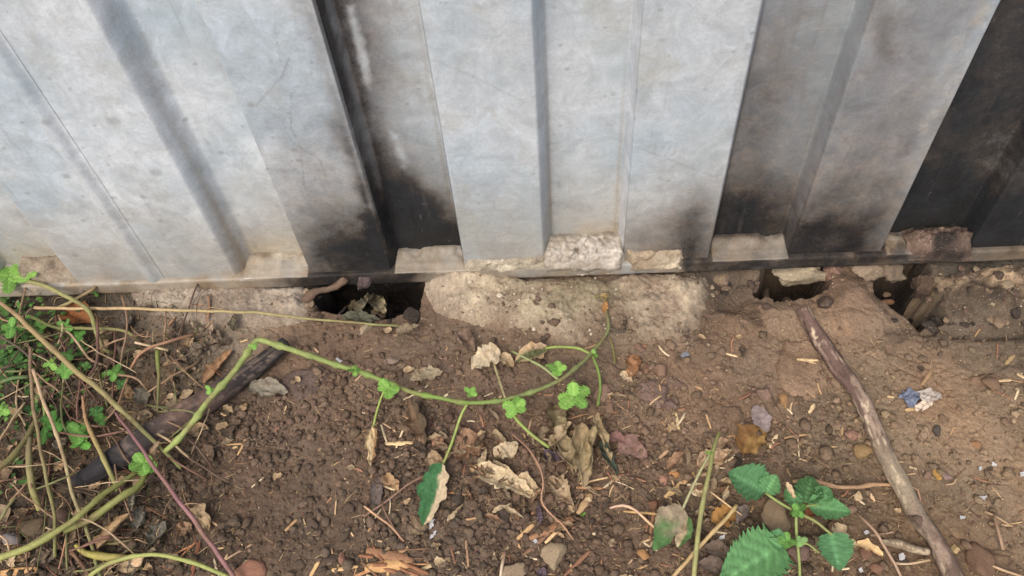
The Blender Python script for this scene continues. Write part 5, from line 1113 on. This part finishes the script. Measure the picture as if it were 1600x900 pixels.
# ------------------------------------------------------------------ straw, chips, chaff
def sliver(P, an, L, r, seed, flat=.45, bend=0, n=5, ns=5, tiltz=0):
    d = np.array((math.cos(an), math.sin(an), tiltz)); nrm_ = np.array((-math.sin(an), math.cos(an), 0)); t = np.linspace(-.5, .5, n)
    c = P + np.outer(t * L, d) + np.outer(bend * L * (.25 - t * t), nrm_); return tube(c, r * np.where(np.abs(t) > .49, .7, 1.), ns, seed, .12, flat=flat)
def lay(P, an, L, tilt=0):
    """rest a straight thing on the soil under both ends"""
    dx = math.cos(an) * L * .45; dy = math.sin(an) * L * .45
    za, zb, zc = surf(P[0] - dx, P[1] - dy), surf(P[0] + dx, P[1] + dy), surf(P[0], P[1]); zm = max((za + zb) / 2, zc); return zm, (zb - za) / (L * .9 + 1e-6)
for i in range(290):
    a, b = litter_pt(lambda x, y: dens_litter(x, y) if x > 380 else .35); P = S(a, b); an = rr.gauss(.5, 1.1) if rr.random() < .6 else rr.uniform(0, 3.14); L = mmpx(P) * min(52, rr.lognormvariate(2.9, .5)); r = mmpx(P) * rr.uniform(.9, 2.2)
    z, sl_ = lay(P, an, L); P = np.array((P[0], P[1], z + r * .8))
    c, cn = rr.choice([(STRAW, 'pale'), (C(180, 146, 108), 'tan'), (C(158, 120, 92), 'brown'), (C(150, 108, 86), 'reddish'), (PALE, 'cream'), (C(190, 160, 124), 'pale')])
    V, f = sliver(P, an, L, r, i, bend=rr.gauss(0, .18), tiltz=np.clip(sl_, -.4, .4), n=6)
    o = mk('straw', V, f, M_wood, np.clip(c * rr.uniform(.8, 1.1), 0, .9)); sz = 'long' if L / mmpx(P) > 26 else ('short' if L / mmpx(P) > 13 else 'tiny')
    tag(o, f'{sz} {cn} straw on the soil {where(a, b)}', 'straw', 'loose straws on the soil')
# larger chips placed by eye: ends, width, colour, label
CH = [((601, 694), (645, 693), 7, C(212, 186, 140), 'thick pale straw left of the brown smooth leaf'), ((574, 862), (646, 878), 15, C(150, 112, 84), 'reddish splintered wood chip, upper of two at the bottom edge'), ((572, 890), (640, 884), 18, C(186, 146, 100), 'orange splintered wood chip, lower of two at the bottom edge'),
      ((514, 893), (560, 886), 6, C(206, 170, 120), 'pale straw left of the splintered wood chips'), ((606, 900), (614, 862), 5, C(204, 170, 120), 'pale straw standing across the wood chips'), ((650, 894), (700, 874), 6, C(206, 182, 140), 'pale straw right of the wood chips'),
      ((610, 874), (642, 852), 6, C(182, 150, 112), 'curved tan straw above the wood chips'), ((1039, 778), (1084, 740), 9, C(204, 170, 120), 'thick pale split straw below the orange pebble'), ((1084, 746), (1106, 740), 5, C(190, 160, 122), 'short tan straw at the end of the thick split one'),
      ((818, 868), (860, 832), 7, C(128, 98, 76), 'brown twig piece, lowest of the crossed ones by the round stone'), ((828, 844), (900, 810), 12, C(150, 112, 82), 'brown woody twig piece left of the bent thin stalk end'), ((852, 850), (886, 816), 6, C(206, 172, 128), 'pale split straw on the brown woody twig piece'),
      ((806, 846), (834, 820), 8, C(196, 160, 116), 'short broad tan chip left of the brown woody twig piece'), ((902, 804), (924, 774), 11, C(172, 144, 106), 'broad tan chip above the brown woody twig piece'), ((882, 900), (922, 862), 6, C(134, 98, 76), 'reddish-brown twig right of the round beige stone'),
      ((900, 762), (948, 764), 5, C(160, 122, 88), 'flat brown straw under the twisted leaves'), ((906, 756), (950, 746), 4, C(196, 166, 124), 'tan straw under the twisted leaves'), ((860, 748), (894, 728), 4, C(196, 160, 110), 'thin tan straw left of the twisted leaves'),
      ((1015, 842), (1022, 798), 5, C(160, 120, 88), 'brown straw left of the half-green leaf'), ((974, 800), (1030, 804), 3.4, C(196, 160, 110), 'thin orange straw left of the half-green leaf'), ((2, 896), (60, 892), 14, C(190, 150, 104), 'tan wood chip at the bottom left corner'),
      ((1245, 562), (1278, 564), 5, C(204, 176, 130), 'pale chip on the crusted soil slab'), ((1122, 550), (1152, 558), 4, C(206, 180, 140), 'pale straw right of the slate chip'), ((1440, 602), (1455, 580), 6, C(160, 132, 98), 'tan chip above the foil scrap'), ((1414, 642), (1440, 636), 7, C(206, 172, 126), 'pale chip left below the foil scrap'),
      ((1386, 620), (1396, 622), 4, C(206, 180, 140), 'small pale chip left of the foil scrap'), ((1570, 570), (1584, 556), 6, C(160, 136, 98), 'tan chip near the right edge'), ((1588, 584), (1602, 592), 5, C(206, 180, 140), 'cream chip at the right edge'), ((1560, 596), (1580, 594), 5, C(196, 168, 130), 'cream chip beside the broken-rim clod'),
      ((1264, 646), (1272, 632), 6, C(200, 176, 134), 'pale chip above the round pinkish-brown pebble'), ((1202, 702), (1214, 680), 6, C(214, 190, 150), 'pale chip right of the golden-brown leaf'), ((1420, 730), (1432, 734), 4, C(216, 192, 156), 'cream chip right of the stick'), ((1564, 820), (1582, 822), 4, C(190, 160, 128), 'short tan straw at the right of the brown twig'),
      ((1358, 770), (1366, 784), 5, C(196, 164, 130), 'small tan chip left of the stick'), ((1056, 646), (1060, 672), 5, C(206, 180, 136), 'pale chip below the pinkish mud plates'), ((1010, 731), (1030, 716), 5, C(196, 168, 128), 'tan chip above the orange pebble'), ((1030, 716), (1044, 704), 6, C(170, 140, 110), 'brown chip above the orange pebble'),
      ((694, 620), (700, 616), 3, PALE, 'tiny cream chip on the arching stem'), ((1360, 838), (1396, 832), 4, C(150, 126, 104), 'grey-brown straw left of the stick above the bow-shaped leaf'), ((300, 900), (312, 846), 8, C(120, 78, 58), 'rust-red fibrous strand beside the purple stem'),
      ((262, 890), (306, 848), 4, C(176, 124, 86), 'rust-orange straw beside the purple stem'), ((270, 868), (300, 852), 3.4, C(180, 130, 92), 'thin orange straw beside the purple stem'), ((346, 878), (394, 850), 3.5, C(180, 150, 122), 'thin pale twig right of the purple stem'), ((700, 770), (744, 771), 3.4, C(190, 140, 96), 'orange-brown straw right of the half-green leaf'),
      ((698, 834), (712, 882), 4, C(130, 96, 76), 'dark reddish straw right of the white flakes'), ((728, 842), (732, 886), 4, C(176, 140, 110), 'upright tan straw at the bottom centre'), ((446, 830), (464, 812), 5, C(176, 142, 104), 'short tan straw in the crumb bed'), ((485, 902), (500, 876), 6, C(206, 170, 120), 'pale straw at the bottom edge'),
      ((1222, 600), (1300, 620), .1, C(0, 0, 0), None)]
for a, b, w_, c, lb in CH:
    if not lb: continue
    A_, B_ = S(*a), S(*b); e = B_ - A_; L = np.linalg.norm(e); P = (A_ + B_) / 2; r = w_ / 2 * mmpx(P); big = w_ > 10
    an = math.atan2(e[1], e[0]); z, s2 = lay(P, an, L); n = 14; t = np.linspace(-.5, .5, n); d = np.array((math.cos(an), math.sin(an), np.clip(s2, -.4, .4)))
    cpt = np.array((P[0], P[1], z + r * .5)) + np.outer(t * L, d)
    V, f = tube(cpt, r * (1 - .35 * np.abs(2 * t) ** 3) * (1 + .15 * vn(p3(t * 9, w_, 1), 4)), 10, int(a[0]), .22, flat=.4)
    q = V @ np.array((-math.sin(an), math.cos(an), 0)); st = vn(p3(q / max(r, 1e-6) * 3, 0, V @ d * 20), 8)
    o = mk('wood_chip' if w_ > 6 else 'straw', V, f, M_wood, np.clip(c * (1 + .32 * st)[:, None], .01, .9)); tag(o, lb, 'wood chip' if w_ > 6 else 'straw')

# small stones one can pick out, scattered
for i in range(150):
    a, b = litter_pt(lambda x, y: .0 if y < 540 else (.9 if 480 < x < 1300 else .5)); s_ = min(26, rr.lognormvariate(2.35, .35)); 
    c, cn = rr.choice([(C(86, 70, 58), 'dark brown'), (C(104, 82, 66), 'brown'), (C(122, 98, 80), 'light brown'), (C(74, 62, 54), 'blackish-brown'), (C(124, 96, 82), 'pinkish-brown'), (C(112, 92, 74), 'tan-brown')])
    base = soil_col(np.array(S(a, b)[0]), np.array(S(a, b)[1])); c = c * .55 + base * .45
    rock(a, b, s_, s_ * rr.uniform(.65, 1), c, f'{"small " if s_ < 11 else ""}{cn} crumb of earth {where(a, b)}', 'clod', 'clod', flat=rr.uniform(.55, .8), rot=rr.uniform(0, 180), sub=2, seed=500 + i)['group'] = 'loose clods on the soil'

# broken rubble round the hollows on the right
for i in range(110):
    a, b = rr.choice([(rr.uniform(1105, 1190), rr.gauss(445, 14)), (rr.uniform(1175, 1300), rr.gauss(474, 5)), (rr.uniform(1355, 1470), rr.gauss(470, 22)), (rr.uniform(1440, 1600), rr.gauss(505, 7)), (rr.uniform(1480, 1600), rr.gauss(440, 18)), (rr.gauss(1470, 14), rr.gauss(475, 18)), (rr.gauss(1445, 10), rr.gauss(450, 14)), (rr.gauss(1490, 22), rr.gauss(490, 12)), (rr.uniform(478, 500), rr.uniform(440, 500)), (rr.uniform(560, 670), rr.gauss(497, 6))])
    s_ = min(34, rr.lognormvariate(2.55, .4)); c, cn = rr.choice([(C(84, 70, 60), 'dark brown'), (C(62, 54, 48), 'sooty'), (C(126, 108, 88), 'tan'), (C(104, 86, 72), 'brown'), (C(150, 134, 110), 'pale')])
    rock(a, b, s_, s_ * rr.uniform(.6, .9), c, f'{"large" if s_ > 18 else "small"} {cn} rubble fragment {where(a, b)}', 'rubble', 'rubble_fragment', flat=rr.uniform(.55, .8), rot=rr.uniform(0, 180), sub=3, seed=900 + i, mat=M_conc)['group'] = 'rubble round the hollows under the wall'
for i in range(16):
    a, b = rr.uniform(570, 655), rr.uniform(858, 896); P = S(a, b, .003); an = rr.gauss(-.35, .3); L = mmpx(P) * rr.uniform(22, 55); r = mmpx(P) * rr.uniform(1, 3.2); V, f = sliver(P + (0, 0, r), an, L, r, i, flat=.5, n=8, ns=6, tiltz=rr.uniform(-.05, .08))
    c, cn = rr.choice([(C(176, 130, 92), 'orange'), (C(196, 160, 112), 'pale'), (C(140, 98, 72), 'reddish'), (C(120, 92, 70), 'brown')])
    tag(mk('splinter', V, f, M_wood, np.clip(c * (1 + .3 * fbm(V, 300, 3, i))[:, None], .01, .9)), f'{"thick" if r > mmpx(P) * 2 else "thin"} {cn} wood splinter in the pile of chips at the bottom edge', 'splinter', 'splinters among the wood chips')
# white flakes, foil
def scrap(name, pts, h, c, label, cat, seed, cr=.0015):
    rj = random.Random(seed + int(pts[0][0])); p2 = []; k4 = 4
    for q in range(len(pts)):
        (a0, b0), (a1, b1) = pts[q], pts[(q + 1) % len(pts)]; L0 = math.hypot(a1 - a0, b1 - b0)
        p2 += [(a0 + (a1 - a0) * u / k4 + rj.gauss(0, .07) * L0, b0 + (b1 - b0) * u / k4 + rj.gauss(0, .07) * L0) for u in range(k4)]
    pw = np.array([S(a, b, h) for a, b in p2]); ce = pw.mean(0); V = []; rings = 8
    for k in range(rings + 1):
        for q in pw: V.append(ce + (q - ce) * k / rings)
    V = np.array(V); m = len(pw); V[:, 2] += cr * fbm(V, 190, 4, seed, ridged=True); V[:, :2] += cr * .4 * np.stack([fbm(V, 170, 3, seed + 5), fbm(V, 170, 3, seed + 6)], -1); V = ground_clear(V, .001); f = [(k * m + j, k * m + (j + 1) % m, (k + 1) * m + (j + 1) % m, (k + 1) * m + j) for k in range(rings) for j in range(m)]
    low = V - (0, 0, .0006); nV = len(V); f += [tuple(nV + x for x in q[::-1]) for q in f]; k = rings; f += [(k * m + j, nV + k * m + j, nV + k * m + (j + 1) % m, k * m + (j + 1) % m) for j in range(m)]
    V = np.vstack([V, low]); cc = np.clip(c * (1 + .3 * fbm(V, 140, 3, seed + 1))[:, None], .01, .9)
    o = mk(name, V, f, M_paper, cc, smooth=False); 
    if label: tag(o, label, cat)
    return o
W_ = C(226, 224, 224)
for pts, lb in [([(673, 812), (679, 812), (677, 822), (671, 828), (670, 820)], 'white flake at the tip of the half-green leaf'), ([(671, 840), (676, 832), (682, 828), (680, 836), (674, 842)], 'white flake just below another at the leaf tip'),
                ([(1114, 848), (1124, 840), (1134, 833), (1131, 843), (1124, 853), (1118, 852)], 'folded white paper scrap by the large nettle leaf'), ([(1404, 866), (1410, 863), (1415, 870), (1411, 877), (1405, 874)], 'square white flake left of the stick near the bottom'),
                ([(1341, 889), (1346, 887), (1349, 893), (1344, 896)], 'small white flake at the bottom edge right of the nettle'), ([(1349, 830), (1355, 828), (1358, 832), (1352, 836)], 'small white flake above the bow-shaped leaf'),
                ([(608, 778), (611, 779), (610, 784), (607, 783)], 'tiny white fleck in the dark crumb bed'), ([(524, 560), (533, 562), (538, 568), (530, 569)], 'white chip just above the arching green stem'), ([(826, 848), (838, 842), (840, 848), (830, 854)], 'pale grey plastic fleck by the woody twig pieces'),
                ([(1150, 808), (1156, 812), (1152, 816)], 'tiny white fleck beside the grey cupped leaf'), ([(1528, 730), (1534, 729), (1535, 734), (1530, 735)], 'tiny white chip on the smooth soil at the right'), ([(1550, 722), (1558, 726), (1556, 729), (1550, 727)], 'narrow white chip on the smooth soil at the right'),
                ([(1594, 738), (1600, 737), (1600, 744), (1595, 744)], 'white chip at the right edge'), ([(1500, 806), (1510, 808), (1502, 813)], 'white sliver right of the stick'), ([(1528, 776), (1542, 775), (1538, 781)], 'grey-white sliver on the soil below the smooth patch')]:
    scrap('white_flake', pts, .003, W_ * (.62 if 'grey' not in lb else .5), lb, 'flake', len(lb))
fo = empty('foil_scrap', S(1438, 626)); tag(fo, 'torn crumpled blue and silver foil scrap right of the stick', 'foil')
for pts, c, lb in [([(1403, 618), (1418, 610), (1432, 612), (1436, 628), (1424, 640), (1414, 630)], C(116, 124, 142), 'blue printed part'), ([(1434, 612), (1450, 608), (1464, 614), (1472, 624), (1458, 630), (1438, 626)], C(172, 162, 152), 'silver part'),
                   ([(1426, 640), (1438, 628), (1458, 628), (1450, 640), (1432, 645)], C(206, 190, 172), 'white torn edge')]:
    o = scrap('foil_piece', pts, .005, c, None, None, int(pts[0][0]), cr=.007); o.parent = fo; o.location = o.location - fo.location; o['label'] = lb

# uncountable crumbs of earth and chaff, one object each
def scatter(n, dens, rmin, rmu, rsg, seed, sub, colf, name, label, squash=.75, rmax=.006):
    v0, f0 = ICO[sub]; g = np.random.default_rng(seed); pts = []
    x = g.uniform(X0 + .01, X1 - .01, n * 6); y = g.uniform(Y0 + .02, -.01, n * 6); u, v = topx_arr(p3(x, y, -.03 + 0 * x)); k = (g.random(n * 6) < dens(u, v, x, y)) & (u > -60) & (u < 1660) & (v < 940); x, y = x[k][:n], y[k][:n]
    m = len(x); r = np.clip(rmin * np.exp(g.normal(rmu, rsg, m)), .0003, rmax); z = gh(x, y)
    for x0_, y0_, r_, Z_ in MOUNDS:
        ii = ((x - x0_) / r_).astype(int); jj = ((y - y0_) / r_).astype(int); ok = (x > x0_) & (y > y0_) & (ii < Z_.shape[0]) & (jj < Z_.shape[1]); z[ok] = np.maximum(z[ok], Z_[ii[ok], jj[ok]])
    z = z + r * .35
    sc_ = g.uniform(.65, 1.2, (m, 3)) * (1, 1, squash); an = g.uniform(0, 6.28, m)
    W = v0[None] * (1 + g.uniform(-.28, .28, (m, len(v0), 1))) * sc_[:, None] * r[:, None, None]
    ca, sa = np.cos(an)[:, None], np.sin(an)[:, None]; W = np.stack([W[..., 0] * ca - W[..., 1] * sa, W[..., 0] * sa + W[..., 1] * ca, W[..., 2]], -1) + np.stack([x, y, z], -1)[:, None]
    Fc = (f0[None] + (np.arange(m) * len(v0))[:, None, None]).reshape(-1, 3); cc = np.repeat(colf(x, y, g), len(v0), 0)
    o = mk(name, W.reshape(-1, 3), Fc, M_soil, np.clip(cc, .004, .9), origin=(0, 0, -.02), smooth=False); tag(o, label, 'crumbs', kind='stuff'); return o
def cdens(u, v, x, y): return np.where(v < 520, .12, 1) * (1 - .96 * samp(smoothness, x, y)) * (1 - samp(holemask, x, y)) * (.25 + .75 * sst(-.2, .2, samp(PATCH, x, y)))
def ccol(x, y, g): return soil_col(x, y) * np.clip(1 + .24 * g.normal(size=len(x)), .5, 1.8)[:, None] * (1 + .02 * g.normal(size=(len(x), 3)))
scatter(9000, cdens, .0012, .1, .5, 1, 1, ccol, 'soil_crumbs', 'fine loose crumbs of earth covering the bare soil')
scatter(2600, cdens, .0026, .1, .38, 2, 2, ccol, 'soil_crumbs', 'coarse rounded crumbs of earth lying on the bare soil')
FT = [np.array([S(a, b)[:2] for a, b in pl]) for pl in ([(650, 425), (1110, 425), (1110, 560), (650, 530)], [(190, 430), (480, 440), (480, 515), (190, 500)], [(1440, 420), (1610, 405), (1610, 510), (1440, 510)])]
def fdens(u, v, x, y):
    XY = np.stack([x, y], -1); m = np.maximum(sst(-.02, .02, sdpoly(XY, FT[0])), .6 * np.maximum(sst(-.01, .02, sdpoly(XY, FT[1])), sst(-.01, .02, sdpoly(XY, FT[2])))); return m * sst(-.5, .6, fbm(p3(x, y), 25, 3, 4))
def fcol(x, y, g):
    t = g.random((len(x), 1)); return np.where(t < .3, C(190, 178, 156), np.where(t < .65, C(158, 140, 116), C(120, 100, 84))) * g.uniform(.75, 1.1, (len(x), 1))
scatter(5200, fdens, .0009, .1, .55, 9, 1, fcol, 'mortar_grit', 'crumbled pale mortar grit on the broken concrete', rmax=.0042)
def gcol(x, y, g):
    t = g.random((len(x), 1)); return np.where(t < .35, C(190, 172, 146), np.where(t < .7, C(150, 118, 92), C(120, 84, 66))) * g.uniform(.7, 1.1, (len(x), 1))
scatter(1500, lambda u, v, x, y: .7 + 0 * x - .5 * samp(holemask, x, y), .0006, .15, .4, 3, 1, gcol, 'pale_grit', 'pale grit specks sprinkled over the soil', rmax=.0016)
VV, FF, CCc = [], [], []; off = 0
for i in range(6500):
    a, b = litter_pt(lambda x, y: .25 + .75 * dens_litter(x, y) if y > 500 else .05); P = hit_z(a, b, -.02); an = rr.uniform(0, 3.14); L = .0007 * min(30, rr.lognormvariate(2.2, .5)); r = .00022 + .0003 * rr.random()
    P = np.array((P[0], P[1], float(gh(P[0], P[1])) + r + .0006)); V, f = sliver(P, an, L, r, i, n=3, ns=3, flat=.6, bend=rr.gauss(0, .3), tiltz=rr.uniform(-.25, .25)); V = np.array(V); VV.append(V); FF += [tuple(off + q for q in x) for x in f]; off += len(V)
    c = rr.choice([STRAW, C(176, 142, 108), C(140, 104, 82), C(110, 84, 68), C(196, 170, 130), C(126, 92, 76)]) * rr.uniform(.6, 1.1); CCc.append(np.tile(c, (len(V), 1)))
o = mk('chaff', np.vstack(VV), FF, M_wood, np.clip(np.vstack(CCc), 0, .9), origin=(0, 0, -.02)); tag(o, 'tiny bits of chaff and fibres strewn over the soil', 'chaff', kind='stuff')
VV, FF, CCc = [], [], []; off = 0
for i in range(420):
    a = rr.choice((rr.gauss(20, 26), rr.gauss(50, 45))); b = rr.choice((rr.gauss(560, 40), rr.gauss(600, 60), rr.gauss(500, 25))); 
    if a < -20 or b < 455: continue
    P = S(a, b, rr.uniform(.002, .014)); an = rr.uniform(0, 6.28); L = rr.uniform(.003, .008); T_ = P + np.array((math.cos(an) * L, math.sin(an) * L, rr.uniform(-.002, .003)))
    V, f, tt, ss, vv = leaf_geo(P, T_, L * .8, 'round', i, nt_=6, ns=3, teeth=2, fold=.4, curl=0); VV.append(V); FF += [tuple(off + q for q in x) for x in f.tolist()]; off += len(V); CCc.append(np.tile(rr.choice([C(84, 122, 60), C(70, 104, 52), C(104, 142, 70), C(60, 90, 48)]), (len(V), 1)))
o = mk('ground_cover', np.vstack(VV), FF, M_leaf, np.vstack(CCc), origin=(0, 0, -.02)); tag(o, 'fine dark green creeping cover low at the left edge', 'ground cover', kind='stuff')
# fine tangle of dead fibres and moss at the left
VV, FF, CCc = [], [], []; off = 0
for i in range(420):
    a = rr.uniform(-10, 340); b = rr.uniform(455, 900)
    if a > 250 and b > 600 and rr.random() < .7: continue
    P = S(a, b); an = rr.uniform(0, 6.28); L = rr.uniform(.012, .045); n = 7; t = np.linspace(0, 1, n); d = np.array((math.cos(an), math.sin(an), 0)); pd = np.array((-d[1], d[0], 0)); bd = rr.gauss(0, .35); hh = rr.uniform(.002, .016)
    c3 = P + np.outer(t * L, d) + np.outer(bd * L * t * t, pd) + np.outer(hh * np.sin(t * 3.14) + .001, (0, 0, 1)); V, f = tube(c3, np.full(n, rr.uniform(.00025, .0006)), 4, i, 0)
    VV.append(V); FF += [tuple(off + q for q in x) for x in f]; off += len(V); CCc.append(np.tile(rr.choice([C(150, 120, 92), C(110, 88, 70), C(84, 66, 54), C(180, 154, 120), C(104, 110, 66), C(122, 84, 66)]), (len(V), 1)))
o = mk('fibre_tangle', np.vstack(VV), FF, M_wood, np.vstack(CCc), origin=(0, 0, -.02)); tag(o, 'tangle of fine dead fibres and rootlets among the stems at the left', 'fibres', kind='stuff')
print('objects', len(bpy.data.objects), 'cam', CAM)
